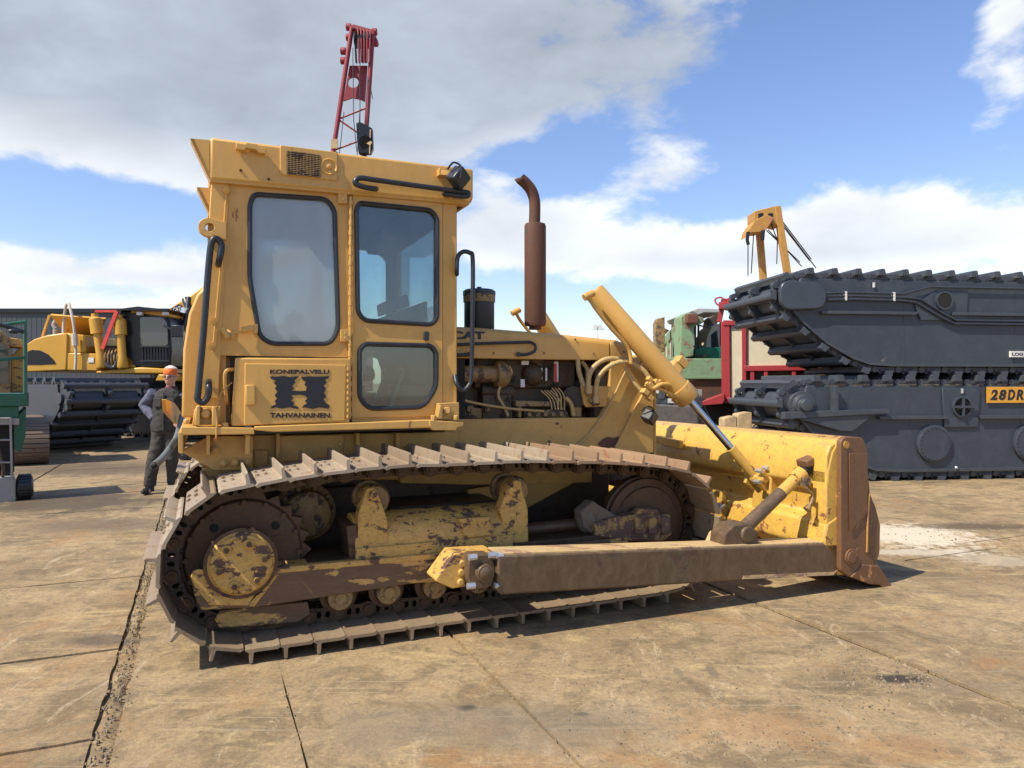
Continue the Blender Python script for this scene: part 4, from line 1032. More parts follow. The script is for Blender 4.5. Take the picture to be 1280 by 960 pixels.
# ================================================================ AMPHIBIOUS PONTOONS
PF = FR(4.61, 11.65, 6.9)
PX = lambda px, py: PF.Y(px, py, 0).x
PZ = lambda px, py: PF.Y(px, py, 0).z
def pontoon_path(L_):
    pts = [(L_, 1.60), (L_*.75, 1.605), (L_*.5, 1.60), (L_*.25, 1.605), (.3, 1.60)]
    for k in range(9): a = R(90+k*115/8); pts.append((.02+.36*math.cos(a), 1.24+.36*math.sin(a)))
    pts += [(.10, .86), (.5, .52), (.95, .25)]
    pts += [(1.25, .135), (1.6, .09), (L_*.5, .085), (L_-1.6, .09), (L_-1.25, .135), (L_-.95, .25), (L_-.5, .52), (L_-.10, .86)]
    for k in range(9): a = R(-25+k*115/8); pts.append((L_-.02+.36*math.cos(a), 1.24+.36*math.sin(a)))
    return smooth_path([Vector((a, 0, b)) for a, b in pts[1:]], 6, True)
def pontoon(name, label, fr, z0, L_=9.4, W=1.8, style='lower', group=None, bars=True, hull='navy', tk='navytrack'):
    t = thing(name, label, 'pontoon', None, group, loc=(fr.o.x, fr.o.y, z0), rot=fr.a)
    PB = [(-.02, 1.02), (.18, .80), (.55, .50), (1.0, .26), (1.3, .165), (1.7, .14), (L_-1.7, .14), (L_-1.3, .165), (L_-1.0, .26), (L_-.55, .50), (L_-.18, .80), (L_+.02, 1.02), (L_-.12, 1.55), (.12, 1.55)]
    m = MB(); m.prism([(a, .02, b) for a, b in PB], (0, W-.04, 0)); h = m.build('hull', M[hull], t, .01)
    for x in (1.9, 3.9, 5.6, 7.1):
        if x < L_-1.2: MB().box(x, x+.012, .016, .022, .2, 1.5).build('weld_seam', M[tk], h)
    # rim flange along the lower edge
    m = MB()
    for y in (.0, W-.03):
        q = PB[:12]; q2 = [(a+(.0), b+.045) for a, b in q]
        m.prism([(a, y-.025 if y == 0 else y+.025, b) for a, b in q]+[(a, y-.025 if y == 0 else y+.025, b) for a, b in q2[::-1]], (0, .055 if y == 0 else -.055, 0))
    m.build('rim', M[tk], h)
    # chains and cross bars
    pp = pontoon_path(L_); n = int(round(sum((pp[(i+1) % len(pp)]-pp[i]).length for i in range(len(pp)))/.41)); JJ, pt = resample(pp, n)
    cn = sum(JJ, Vector())/n
    for y in (.10, W*.5, W-.10):
        m = MB()
        for k in range(n):
            a, b = JJ[k], JJ[(k+1) % n]; d = (b-a).normalized()
            m.bar(a+Vector((0, y, 0)), b+Vector((0, y, 0)), .05, .085, up=d.cross(Vector((0, 1, 0))))
            m.cyl(a+Vector((0, y-.045, 0)), a+Vector((0, y+.045, 0)), .05, n=10)
            mm = (a+b)/2; m.cyl(mm+Vector((0, y-.05, 0)), mm+Vector((0, y+.05, 0)), .022, n=6)
        m.build('chain', M[tk], t)
    m = MB(); hw = .058
    m.prism([(-hw-.015, -.02, -.0), (hw+.015, -.02, -.0), (hw, -.02, .03), (hw*.9, -.02, .085), (hw*.55, -.02, .10), (-hw*.55, -.02, .10), (-hw*.9, -.02, .085), (-hw, -.02, .03)], (0, W+.04, 0))
    for y in (.10, W*.5, W-.10):
        m.box(-.11, .11, y-.05, y+.05, -.03, .01)
        for dx in (-.09, .09): m.cyl((dx, y, .0), (dx, y, .05), .02, n=6)
    sm_ = m.mesh('track_bar'); sm_.materials.append(M[tk])
    for k in range(n):
        a, b = JJ[k], JJ[(k+1) % n]; mid = (a+b)/2; d = (b-a).normalized(); nr = Vector((-d.z, 0, d.x))
        if nr.dot(mid-cn) < 0: nr = -nr
        if mid.z > 1.5: nr = Vector((0, 0, 1)) if mid.x > .2 else nr
        y = nr.cross(d); f = 1 if y.y > 0 else -1
        d2 = d*f; y = nr.cross(d2)
        o = bpy.data.objects.new('track_bar', sm_); COL.objects.link(o); o.parent = t
        tilt = Matrix.Rotation(R(-5), 4, 'Y') if mid.z > 1.5 else Matrix.Identity(4)
        Mx = Matrix((d2, y, nr)).transposed().to_4x4() @ tilt; Mx.translation = mid+nr*.02; o.matrix_local = Mx
    # sprockets at both ends
    for sx in (.02, L_-.02):
        m = MB()
        for y in (.10, W*.5, W-.10):
            prof = [(sx+(.27 if k % 2 else .33)*math.cos(2*math.pi*k/28), y-.03, 1.24+(.27 if k % 2 else .33)*math.sin(2*math.pi*k/28)) for k in range(28)]
            m.prism(prof, (0, .06, 0))
        m.cyl((sx, -.0, 1.24), (sx, W, 1.24), .13, n=20); m.cyl((sx, W*.12, 1.24), (sx, W*.45, 1.24), .25, n=28); m.cyl((sx, W*.55, 1.24), (sx, W*.88, 1.24), .25, n=28)
        m.build('sprocket', M[tk], t)
    if style == 'upper':
        UX = PX(1186, 361)
        m = MB(); q = rounded([(-.28, -.10, 1.02), (.50, -.10, 1.06), (.50, -.10, 1.45), (-.28, -.10, 1.52)], .23, 9)
        m.prism(q, (0, .09, 0))
        for a in range(10): th = a*.628; 
        m.build('drive_cover', M['navypipe'], t, .02)
        m = MB(); a_, b_ = .5, L_-1
        for dz, dd in ((1.34, 0), (1.29, 1), (1.24, 2)):
            if dd == 0: pth = [(.45, -.03, 1.31), (1.0, -.03, 1.33), (UX-.72, -.03, 1.32), (UX-.25, -.03, 1.44), (UX+.4, -.03, 1.44), (b_, -.03, 1.43)]
            elif dd == 1: pth = [(.45, -.03, 1.26), (1.0, -.03, 1.275), (UX-.72, -.03, 1.265), (UX-.42, -.03, 1.24), (UX, -.03, 1.0), (UX+.22, -.03, .90), (b_, -.03, .89)]
            else: pth = [(.45, -.03, 1.20), (1.0, -.03, 1.22), (UX-.75, -.03, 1.21), (UX-.5, -.03, 1.19), (UX-.05, -.03, .945), (UX+.2, -.03, .845), (b_, -.03, .835)]
            m.tube(pth, .017, 8)
        m.build('hydraulic_pipes', M['navypipe'], t)
        m = MB()
        for x in (.85, UX-.9): m.box(x, x+.03, -.05, 0, 1.20, 1.345)
        m.box(1.35, 1.38, -.02, 0, 1.42, 1.50); m.build('pipe_clamp', M['white'], t)
        m = MB()
        for a, b in ((.45, UX-.5), (UX+.15, 8.2)): m.prism([(a, -.05, .98), (b, -.05, .98), (b+.05, -.05, 1.03), (a, -.05, 1.03)], (0, .06, 0))
        m.build('rubbing_strake', M['navytrack'], t, .004)
        m = MB(); m.holed([(UX-.4, -.012, .90), (UX+.42, -.012, .90), (UX+.45, -.012, 1.40), (UX-.1, -.012, 1.40), (UX-.5, -.012, 1.15)], [[(UX+.125*math.cos(-i*.393), -.012, 1.22+.125*math.sin(-i*.393)) for i in range(16)]], (0, .03, 0)); m.build('doubler_plate', M['navy'], t, .004)
        m = MB(); m.lathe((UX, .03, 1.22), (0, -1, 0), [(0, .115), (.01, .15), (.085, .15), (.085, .125), (.03, .12), (.02, .02)], 24); m.build('axle_tube', M['navypipe'], t)
        m = MB(); m.cyl((UX, -.05, 1.22), (UX, .0, 1.22), .12, n=24); m.build('tube_opening', M['dark'], t)
        m = MB(); m.box(PX(1270, 441), PX(1270, 441)+.24, -.02, .02, .30, .40); lgo = m.build('maker_plate', M['white'], t)
        text_on('lettering', 'LOG', M['decal'], t, PX(1270, 441)+.02, PX(1270, 441)+.22, .325, .375, -.022, .02)
    if style == 'lower':
        RX = PX(1201, 497)
        m = MB()
        for a, b in ((1.35, RX-.28), (RX+.32, 8.4)): m.prism([(a, -.05, 1.0), (b, -.05, 1.0), (b, -.05, 1.055), (a-.02, -.05, 1.055)], (0, .06, 0))
        m.build('rubbing_strake', M['navytrack'], t, .004)
        m = MB(); m.holed([(RX-.30, -.014, .86), (RX+.30, -.014, .86), (RX+.34, -.014, 1.5), (RX-.34, -.014, 1.5)], [[(RX+.13*math.cos(-i*.393), -.014, 1.2+.13*math.sin(-i*.393)) for i in range(16)]], (0, .03, 0)); m.build('doubler_plate', M['navy'], t, .01)
        m = MB(); m.lathe((RX, .03, 1.2), (0, -1, 0), [(0, .13), (.01, .18), (.075, .18), (.08, .15), (.03, .145), (.025, .02)], 26)
        m.bar((RX-.16, -.06, 1.2), (RX+.24, -.06, 1.2), .03, .035); m.bar((RX, -.06, 1.05), (RX, -.06, 1.36), .035, .03, up=(1, 0, 0)); m.build('mooring_ring', M['navypipe'], t)
        m = MB(); m.cyl((RX, -.02, 1.2), (RX, .0, 1.2), .14, n=20); m.build('tube_opening', M['dark'], t)
        m = MB(); m.cyl((RX, -.03, 1.42), (RX, -.03, 1.5), .02, n=8); m.build('bolt', M['bolt'], t)
        for x in (PX(1167, 543), PX(1287, 543), 5.6, 7.4):
            m = MB(); m.lathe((x, .02, .60), (0, -1, 0), [(0, .30), (.045, .305), (.05, .28), (.055, .275)], 40)
            for k in range(24): a = k*.2618; m.cyl((x+.262*math.cos(a), -.034, .60+.262*math.sin(a)), (x+.262*math.cos(a), -.046, .60+.262*math.sin(a)), .012, n=6)
            m.build('hatch', M['navy'], t)
        # drive guard bracket
        m = MB(); m.prism([(-.32, -.12, 1.02), (1.45, -.12, 1.10), (1.45, -.12, 1.17), (-.32, -.12, 1.13)], (0, .14, 0)); m.prism([(-.1, -.09, 1.03), (.65, -.09, .82), (.85, -.09, .82), (1.1, -.09, 1.0), (1.1, -.09, 1.08)], (0, .05, 0))
        m.box(.52, .60, -.1, .02, 1.10, 1.55); m.lathe((.02, .05, 1.24), (0, -1, 0), [(0, .22), (.08, .22), (.085, .16), (.14, .15), (.15, .10), (.24, .095), (.25, .04)], 26)
        m.build('drive_bracket', M['navytrack'], t, .006)
        sx0, sz0, sz1 = PX(1233, 493), PZ(1233, 503.5), PZ(1233, 483.5)
        m = MB(); m.box(sx0, sx0+1.25, -.018, .0, sz0, sz1); sg = m.build('sign', plain('sign_orange', (.62, .30, .03), .5), t)
        text_on('lettering', '28DRAGON', M['decal'], t, 4.42, 5.85, 1.17, 1.37, -.0195, .035, shear=.25) if False else None
        for k, ch in enumerate('28DR'):
            x = sx0+.05+k*.158; text_on('lettering', ch, M['decal'], sg, x, x+.14, sz0+.045, sz1-.045, -.0195, .045, shear=.2)
        m = MB(); m.tube([(3.95, -.03, 1.61), (4.2, -.05, 1.64), (4.35, -.03, 1.60), (4.5, -.05, 1.63), (4.6, -.03, 1.6)], .022, 8, sub=3); st = m.build('strap', M['orange'], t)
        m = MB(); m.ball((2.7, -.02, .20), .03); m.build('drain_plug', M['bolt'], t)
    return t
PF = FR(4.61, 11.65, 6.9)
pontoon('amphibious_pontoon', 'dark grey tracked pontoon with an orange number sign, bottom of the stack', PF, 0, style='lower', group='stacked amphibious pontoons')
pontoon('amphibious_pontoon', 'dark grey tracked pontoon with long hydraulic pipes, stacked on top of the other', PF, 1.72, style='upper', group='stacked amphibious pontoons').location += Vector((-.10, 0, 0))

# ================================================================ LEFT: AMPHIBIOUS EXCAVATOR
EA = 150.0
nl = Vector((-10.15, 16.3, 0)); LF = FR(nl.x, nl.y, 0)
# pontoon frame: local x runs away to the back left, local y towards the back right
ang = math.degrees(math.atan2(.52, -.854))
ef = FR(nl.x, nl.y, ang)
def lp(name, label, off, grp):
    # the pontoon builder has its width towards +y; the frame is turned so that its end faces the camera
    pf = FR(nl.x+off[0], nl.y+off[1], ang)
    t = pontoon(name, label, pf, 0, L_=7.6, W=1.95, style='plain', group=grp); return t
# direction of local +y for this frame is (-sin, cos) = (-.52,-.854): shift the origin by one width so that the end face spans to the right
dy = Vector((-math.sin(R(ang)), math.cos(R(ang)), 0))
lp('amphibious_pontoon', 'dark tracked pontoon under the yellow excavator, end of its tracks facing the camera', -dy*1.95, 'excavator pontoons')
lp('amphibious_pontoon', 'dark pontoon in the shade behind the standing man', -dy*5.6+Vector((.3, .2, 0)), 'excavator pontoons')
XF = FR(-10.3, 18.6, 2.0)
ex_ = thing('excavator', 'yellow excavator with black cab on dark pontoons, engine cover raised', 'excavator', XF)
def XP(pxs, y): return [XF.Y(a, b, y) for a, b in pxs]
def xpart(name, pxs, y, t, mat, parent=ex_, r=0, bevel=.03):
    q = XP(pxs, y); q = rounded(q, r) if r else q
    return MB().prism(q, (0, t, 0)).build(name, M[mat], parent, bevel)
cw = xpart('counterweight', [(30, 452), (30, 432), (42, 424), (58, 419), (78, 416), (84, 417), (84, 441), (83, 463), (30, 465)], 0, 2.6, 'exc')
xpart('engine_vent', [(31, 456), (31, 441), (40, 437), (50, 438), (60, 443), (67, 450), (70, 455), (50, 456)], -.012, .03, 'excdark', cw, bevel=.005)
bd = xpart('body', [(83, 441), (98, 441), (121, 442), (122, 464), (83, 463)], .02, 2.5, 'exc')
xpart('body_panel', [(72, 418), (82, 416), (107, 419), (107, 441), (72, 441)], .05, 1.4, 'exc', bd)
xpart('deck', [(120, 464), (175, 459), (212, 461), (212, 467), (120, 467)], 0, 2.5, 'exc', bd)
xpart('side_step', [(154, 438), (168, 452), (170, 460), (154, 460)], .1, .5, 'exc', bd)
xpart('badge', [(110, 447), (117, 447), (117, 453), (110, 453)], .0, .02, 'white', bd, bevel=0)
m = MB(); q = XP([(62, 394), (132, 399), (122, 427), (80, 418)], .3); q2 = XP([(62, 394), (132, 399), (126, 420), (84, 414)], .3)
a, b, c, d = XF.Y(62, 394, .2), XF.Y(132, 399, .2), XF.Y(123, 424, 1.3), XF.Y(82, 419, 1.3)
m.prism([a, b, c, d], (0, .06, .05)); ec = m.build('engine_cover', M['exc'], ex_, .02)
m = MB(); m.bar(XF.Y(53, 421, .4), XF.Y(62, 394, .4), .05, .05); m.bar(XF.Y(84, 415, .9), XF.Y(90, 396, 1.4), .03, .03); m.build('cover_stay', M['exc'], ec)
m = MB(); m.lathe(XF.Y(70, 418, .8), (0, 0, 1), [(0, .07), (.12, .08), (.13, .05)], 12); m.tube([XF.Y(70, 411, .8), XF.Y(67, 406, .8), XF.Y(70, 401, .8), XF.Y(74, 398, .8)], .055, 10, sub=3); m.build('exhaust_pipe', M['greym'], ex_)
m = MB(); m.box(*[XF.Y(118, 440, .9).x, XF.Y(158, 440, .9).x], .6, 2.4, XF.Y(118, 464, .6).z, XF.Y(118, 432, .6).z); m.build('engine_bay', M['engine'], ex_)
for a, b, c, d in ((128, 470-10, 118, 392), (154, 466-6, 149, 394)):
    p0, p1 = XF.Y(a, b, -.05), XF.Y(c, d, -.05); dd = p1-p0; n_ = dd.length
    m = MB(); m.lathe(p0, dd, [(0, .12), (.05, .14), (.3, .10), (n_*.62, .10), (n_*.63, .15), (n_*.9, .15), (n_*.92, .12), (n_*.94, .08), (n_, .08)], 18); m.build('boom_cylinder', M['exc'], ex_)
m = MB()
for k in range(5): m.tube([XF.Y(133+k*4, 460, -.02), XF.Y(131+k*4, 445, -.1), XF.Y(134+k*4, 436, .1)], .028, 8, sub=3)
m.build('hose', M['ochre'], ex_)
m = MB(); m.tube([XF.Y(132, 452, -.05), XF.Y(136, 458, -.1), XF.Y(143, 459, -.1), XF.Y(147, 450, -.05)], .05, 8, sub=3); m.build('hose', M['black'], ex_)
# cab
c = xpart('cab', [(146, 456), (147, 391), (152, 388), (176, 388), (207, 391), (212, 402), (214, 440), (212, 459), (176, 460)], .1, 1.3, 'excdark', bevel=.05)
xpart('window', [(175, 396), (204, 397), (209, 404), (210, 432), (176, 432)], .085, .02, 'excglass', c, r=.08, bevel=0)
xpart('window', [(152, 397), (160, 396), (161, 428), (153, 430)], .085, .02, 'excglass', c, bevel=0)
m = MB()
for k in range(9): m.bar(XF.Y(178+k*3.7, 433, .07), XF.Y(178+k*3.7, 450, .07), .02, .02, up=(0, 1, 0))
m.bar(XF.Y(175, 433, .06), XF.Y(211, 433, .06), .04, .04); m.bar(XF.Y(175, 451, .06), XF.Y(211, 451, .06), .04, .04); m.build('window_guard', M['black'], c)
xpart('cab_roof', [(163, 391), (164, 386), (172, 384), (206, 389), (210, 393), (208, 396), (172, 391)], .05, 1.4, 'exc', c)
q = XP([(141, 387), (172, 383), (212, 387), (206, 389), (160, 388)], -.15); m = MB(); m.prism(q, (0, 1.6, 0)); m.build('sun_shade', M['excdark'], c)
for a in (175, 207):
    m = MB(); m.obox(XF.Y(a, 392, -.05), (.14, .12, .09)); m.build('work_lamp', M['white'], c, .02)
m = MB(); m.tube([XF.Y(205, 407, 0), XF.Y(214, 412, -.1), XF.Y(222, 416, -.1)], .03, 6); m.obox(XF.Y(222, 414, -.1), (.28, .10, .30)); m.build('mirror', M['excdark'], ex_, .03)
# boom rising to the right behind the bulldozer
q = XP([(206, 402), (212, 386), (222, 378), (238, 369), (262, 352), (330, 316), (400, 300), (404, 316), (340, 340), (275, 380), (240, 392), (226, 400), (212, 402)], 1.4)
bm_ = MB().prism(q, (0, .5, 0)).build('boom', M['exc'], ex_, .04)
q = XP([(392, 296), (406, 300), (400, 372), (392, 424), (384, 424)], 1.45); MB().prism(q, (0, .4, 0)).build('stick', M['exc'], ex_, .03)
q = XP([(213, 386), (223, 380), (228, 382), (222, 390), (217, 394)], 1.39); lb = MB().prism(q, (0, .02, 0)).build('badge', M['decal'], bm_)
q = XP([(212, 388), (214, 386), (218, 394), (215, 394)], 1.385); MB().prism(q, (0, .02, 0)).build('stripe', M['strap'], bm_)
p0 = XF.Y(216.5, 389.5, 1.38); text_on('lettering', 'CAT', M['white'], bm_, p0.x, p0.x+.20, p0.z-.02, p0.z+.10, 1.375, .03, slope=.3)
m = MB(); m.tube([XF.Y(232, 374, 1.2), XF.Y(236, 392, 1.0), XF.Y(224, 412, 1.0), XF.Y(219, 430, 1.0), XF.Y(220, 448, 1.0), XF.Y(230, 460, 1.1)], .10, 10, sub=4); m.tube([XF.Y(236, 372, 1.1), XF.Y(232, 400, .9), XF.Y(226, 420, .9), XF.Y(228, 450, .9)], .07, 10, sub=4); m.build('boom_hose', M['black'], ex_)
m = MB(); m.cyl(XF.Y(232, 385, 1.0), XF.Y(227, 440, 1.0), .12, n=14); m.build('boom_cylinder', M['chrome'], ex_)
q = XP([(212, 455), (220, 425), (234, 430), (240, 470), (214, 470)], 1.2); MB().prism(q, (0, .8, 0)).build('boom_foot', M['exc'], ex_, .05)
q = XP([(194, 476), (198, 468), (214, 468), (216, 476)], -.4); MB().prism(q, (0, .8, 0)).build('travel_frame', M['exc'], ex_, .02)
m = MB(); m.box(-.8, 6.0, .5, 2.0, 1.45, 1.72); m.box(-1.5, 7.0, -.5, -.2, 1.1, 1.3) if False else None; m.cyl((1.6, 1.2, 1.6), (1.6, 1.2, 1.85), 1.0, n=30); m.build('turntable', M['excdark'], ex_)
# rope looped over the counterweight, red strap between the cylinders
m = MB(); V_ = -.08
m.tube([XF.Y(79, 416, .3), XF.Y(80, 400, .3), XF.Y(82, 385, .2), XF.Y(84.5, 379, .1), XF.Y(87, 383, .0), XF.Y(91, 400, V_), XF.Y(93.5, 420, V_), XF.Y(95, 445, V_), XF.Y(94, 462, V_)], .035, 8, sub=4)
m.tube([XF.Y(93, 418, V_), XF.Y(94, 432, V_)], .075, 8); tag(m.build('rope', M['rope']), 'pale rope sling looped over the back of the yellow excavator', 'rope'); bpy.data.objects['rope'].location = XF.o; bpy.data.objects['rope'].rotation_euler = (0, 0, XF.a)
m = MB(); m.bar(XF.Y(119, 389, -.2), XF.Y(146, 389, -.2), .03, .06); m.bar(XF.Y(146, 389, -.2), XF.Y(128, 436, -.2), .04, .09); o = m.build('tie_strap', M['strap']); tag(o, 'red tie strap stretched between the excavator boom cylinders', 'strap'); place(o, XF)

# second machine at the far left
F2 = FR(-13.2, 19.0, 0)
m2 = thing('crawler_machine', 'faded yellow crawler machine with brownish cab, half out of frame at the left edge', 'crawler', F2)
def G2(pxs, y): return [F2.Y(a, b, y) for a, b in pxs]
F3 = FR(-9.3, 14.0, 35)
def G3(pxs, y): return [F3.Y(a, b, y) for a, b in pxs]
def m2p(name, pxs, y, t, mat, par, bevel=.02, fr=F3):
    q = [fr.Y(a, b, y) for a, b in pxs]
    return MB().prism(q, (0, t, 0)).build(name, M[mat], par, bevel)
m2.location = F3.o; m2.rotation_euler = (0, 0, F3.a)
cb = m2p('cab', [(-14, 492), (-14, 424), (0, 412), (12, 421), (14, 440), (14, 492)], 0, 1.2, 'ochre', m2)
m2p('window', [(-8, 480), (-8, 436), (2, 428), (10, 436), (11, 480)], -.02, .03, 'excglass', cb, 0)
m2p('roof', [(-10, 424), (0, 420), (5, 421), (28, 424), (30, 434), (4, 432), (-10, 430)], .1, 1.0, 'worn', m2)
m2p('engine_house', [(14, 445), (30, 430), (31, 470), (31, 492), (14, 492)], .5, 1.0, 'worn', m2)
m2p('body', [(-40, 490), (36, 490), (36, 508), (-40, 508)], .0, 2.0, 'engine', m2)
# its ribbed track, end on
tb_ = MB(); xc0, xc1 = F3.Y(8, 560, 0).x, F3.Y(58, 560, 0).x; zr = .42
tr_path = []
for k in range(20):
    a = R(-100+k*200/19); tr_path.append((-math.cos(a)*.42, zr+.42*math.sin(a)))
cyl_ = MB(); ribs = MB()
ribs.lathe((xc1-.62, .35, .43), (1, 0, 0), [(0, .34), (.62, .34)], 28)
ribs.box(xc1-.62, xc1, .35, 3.4, .09, .77)
old = ribs.build('track', M['trackold'], m2, .01)
m = MB()
for k in range(18):
    a = R(-95+k*12.5); cy_, cz_ = .35-.40*math.cos(a), .43+.40*math.sin(a)
    m.obox((xc1-.31, cy_, cz_), (.72, .045, .075), Matrix.Rotation(-a if True else 0, 3, 'X').transposed() if False else Matrix.Rotation(math.pi-a, 3, 'X'))
for k in range(16):
    y = .45+k*.19; m.box(xc1-.67, xc1+.05, y, y+.13, .80, .85); m.box(xc1-.67, xc1+.05, y, y+.13, .0, .06)
m.build('track_shoes', M['trackold'], old, .008)

# green platform machine at the left edge
F4 = FR(-6.9, 9.7, 36)
gm = thing('access_platform', 'green framed access platform machine with guard rails at the left edge', 'platform', F4)
def G4(pxs, y): return [F4.Y(a, b, y) for a, b in pxs]
m = MB(); m.prism(G4([(-60, 492), (34, 492), (35, 508), (-60, 508)], 0), (0, .9, 0)); dk = m.build('deck', M['green'], gm, .01)
m = MB(); m.prism(G4([(-60, 508), (24, 508), (23, 523), (-60, 523)], .05), (0, .8, 0)); m.build('skirt', M['green'], dk, .01)
m = MB(); m.prism(G4([(18, 523), (33, 509), (32, 545), (26, 567), (18, 560)], .1), (0, .7, 0)); m.build('side_panel', M['green'], gm, .01)
m = MB(); m.prism(G4([(-60, 523), (18, 523), (18, 590), (-60, 590)], .15), (0, .7, 0)); m.build('engine_house', M['dark'], gm)
m = MB()
for p, q in (((32, 492), (32, 402)), ((32, 402), (-40, 412)), ((31, 447), (-40, 453))): m.tube([F4.Y(*p, .02), F4.Y(*q, .02)], .022, 8)
m.tube([F4.Y(31, 492, .9), F4.Y(31, 416, .9)], .02, 8); m.tube([F4.Y(32, 402, .02), F4.Y(31, 416, .9)], .02, 8)
m.build('guard_rail', M['green'], gm)
m = MB(); m.tube([F4.Y(-20, 402, -.05), F4.Y(4, 407, -.05), F4.Y(20, 412, -.05), F4.Y(30, 415, -.05)], .028, 8, sub=3); m.ball(F4.Y(17, 414, -.08), .045, (1.6, 1, .8)); m.build('cable', M['black'], gm)
m = MB(); m.prism(G4([(-60, 523), (24, 523), (24, 531), (-60, 531)], .0), (0, .05, 0)); 
m.build('trim', M['greym'], gm)
m = MB()
for x in (13, -20): m.tube([F4.Y(x, 522, -.03), F4.Y(x+2, 600, -.03)], .014, 8)
for y in (523, 550, 578): m.tube([F4.Y(-20, y, -.03), F4.Y(14, y, -.03)], .013, 8)
m.build('ladder', M['greym'], gm)
m = MB(); m.prism(G4([(-60, 598), (18, 596), (20, 600), (20, 626), (16, 629), (-60, 629)], -.02), (0, 1.1, 0)); m.build('chassis', M['greym'], gm, .015)
m = MB(); m.tube([F4.Y(-2, 560, .0), F4.Y(4, 585, .0), F4.Y(3, 600, .0)], .02, 8); m.prism(G4([(-60, 586), (8, 586), (8, 598), (-60, 598)], .2), (0, .6, 0)); m.build('mount', M['engine'], gm)
cw_ = F4.Y(31, 612, .05)
for yy in (.12,):
    rr = F4.Y(31, 593, yy).z/2 if yy < .5 else F4.Y(31, 593, .12).z/2
    m = MB(); cx0 = cw_.x
    m.lathe((cx0-.10, yy, rr), (1, 0, 0), [(0, .03), (.0, rr*.6), (.01, rr*.8), (.03, rr*.98), (.17, rr*.98), (.19, rr*.82), (.2, rr*.6), (.2, .03)], 28)
    for k in range(22):
        a = 2*math.pi*k/22; m.obox((cx0, yy+rr*math.cos(a)*.985, rr+rr*math.sin(a)*.985), (.15, .03, .02), Matrix.Rotation(a-math.pi/2, 3, 'X'))
    m.build('wheel', M['black'], gm)

# warehouse
WF = FR(-46, 44, 0)
wh = thing('warehouse', 'long low dark grey clad warehouse behind the excavator', 'warehouse', WF)
m = MB(); zt_ = WF.Y(100, 391, 0).z; m.box(0, 26, 0, 14, 0, zt_); wl = m.build('wall', M['shed'], wh)
m = MB()
for k in range(86): m.box(k*.3+.05, k*.3+.15, -.012, 0, .2, zt_-.25)
m.build('cladding_rib', M['shed'], wl)
m = MB(); m.box(-.15, 26.15, -.15, 14.1, zt_, zt_+.25); m.build('parapet', M['excdark'], wh)
m = MB()
for x in (11, 17, 22): m.box(x, x+3, -.07, .0, 2.6, 3.3)
m.build('window', M['excglass'], wh)

# ================================================================ THE MAN
mx, my = pxg(205, 617)
man = bpy.data.objects.new('person', None)
sc_ = my/FPX
def mp(px, py, dy=0): return Vector(((px-205)*sc_, dy, 1.6+(478-py)*sc_))
def ell(m, secs, n=20):
    return m.loft([[m.bm.verts.new((cx+rx*math.cos(2*math.pi*k/n), cy+ry*math.sin(2*math.pi*k/n), z)) for k in range(n)] for cx, cy, z, rx, ry in secs])
def limb(m, pts, rs, n=14): return m.tube([Vector(p) for p in pts], rs, n)
LEG1 = [mp(200, 534, 0), mp(194, 572, -.04), mp(187, 609, 0)]; LEG2 = [mp(215, 534, .02), mp(213, 572, .05), (mp(209, 600, .18))]
LEG2[2].z = .09; LEG1[2].z = .09
hip = mp(207, 530, 0); sh = mp(211, 489, 0)
hx, hz = mp(213.5, 474).x, mp(213, 473).z
body = MB()
def body_geo(m):
    ell(m, [(hip.x, 0, hip.z-.08, .13, .10), (hip.x, 0, hip.z, .17, .12), (hip.x+.01, 0, hip.z+.15, .15, .11), (sh.x, 0, sh.z-.2, .17, .12), (sh.x, 0, sh.z-.05, .18, .11), (sh.x, 0, sh.z+.02, .10, .08), (hx, 0, sh.z+.05, .058, .06), (hx, -.01, sh.z+.12, .055, .06)])
    limb(m, [LEG1[0], LEG1[1], LEG1[2]], [.085, .062, .042]); limb(m, [LEG2[0], LEG2[1], LEG2[2]], [.085, .062, .042])
    for F in (LEG1[2], LEG2[2]): m.ball((F.x, F.y-.05, .05), .05, (.9, 2.3, .9))
    m.ball((hx, -.015, hz+.02), .098, (.80, .98, 1.16), 24); m.ball((hx, -.04, hz-.045), .062, (.9, 1, .9), 16)
    m.ball((hx, -.115, hz+.005), .018, (.8, 1.2, 1.5), 10)
    for s in (-1, 1): m.ball((hx+s*.08, 0, hz+.01), .024, (.5, .9, 1.3), 10)
    m.ball((hx, -.098, hz-.038), .02, (1.5, .5, .35), 10)
E1 = [mp(193, 491, 0), mp(178, 507, .03), mp(194, 522, -.05)]; E2 = [mp(230, 491, 0), mp(243, 508, .04), mp(230, 522, -.05)]
body_geo(body)
for E in (E1, E2):
    limb(body, E, [.052, .042, .03]); dd = (E[2]-E[1]).normalized(); h0 = E[2]
    body.ball(h0+dd*.05, .04, (1.1, .55, 1.0), 12)
    dn = Vector((0, 0, -1))
    sd = dd.cross(Vector((0, 1, 0))).normalized()
    for k in range(4):
        b0 = h0+dd*.08+sd*(.026-.017*k); b1 = b0+dd*.035+Vector((0, -.004, -.01)); b2 = b1+(dd*.6+dn*.8)*.03
        body.tube([b0-dd*.03, b0, b1, b2], [.0095, .0095, .009, .0075], 8)
    t0 = h0+dd*.03+sd*.03; body.tube([t0-dd*.01, t0+sd*.025+dd*.01, t0+sd*.035+dd*.04], [.012, .011, .008], 8)
skin = plain('skin', (.50, .27, .19), .5, var=.1, bstr=0)
bo = body.build('body', skin); bo.parent = man
rm = bo.modifiers.new('one_surface', 'REMESH'); rm.mode = 'VOXEL'; rm.voxel_size = .0065; rm.use_smooth_shade = True
sm = bo.modifiers.new('soft', 'SMOOTH'); sm.iterations = 3; sm.factor = .5
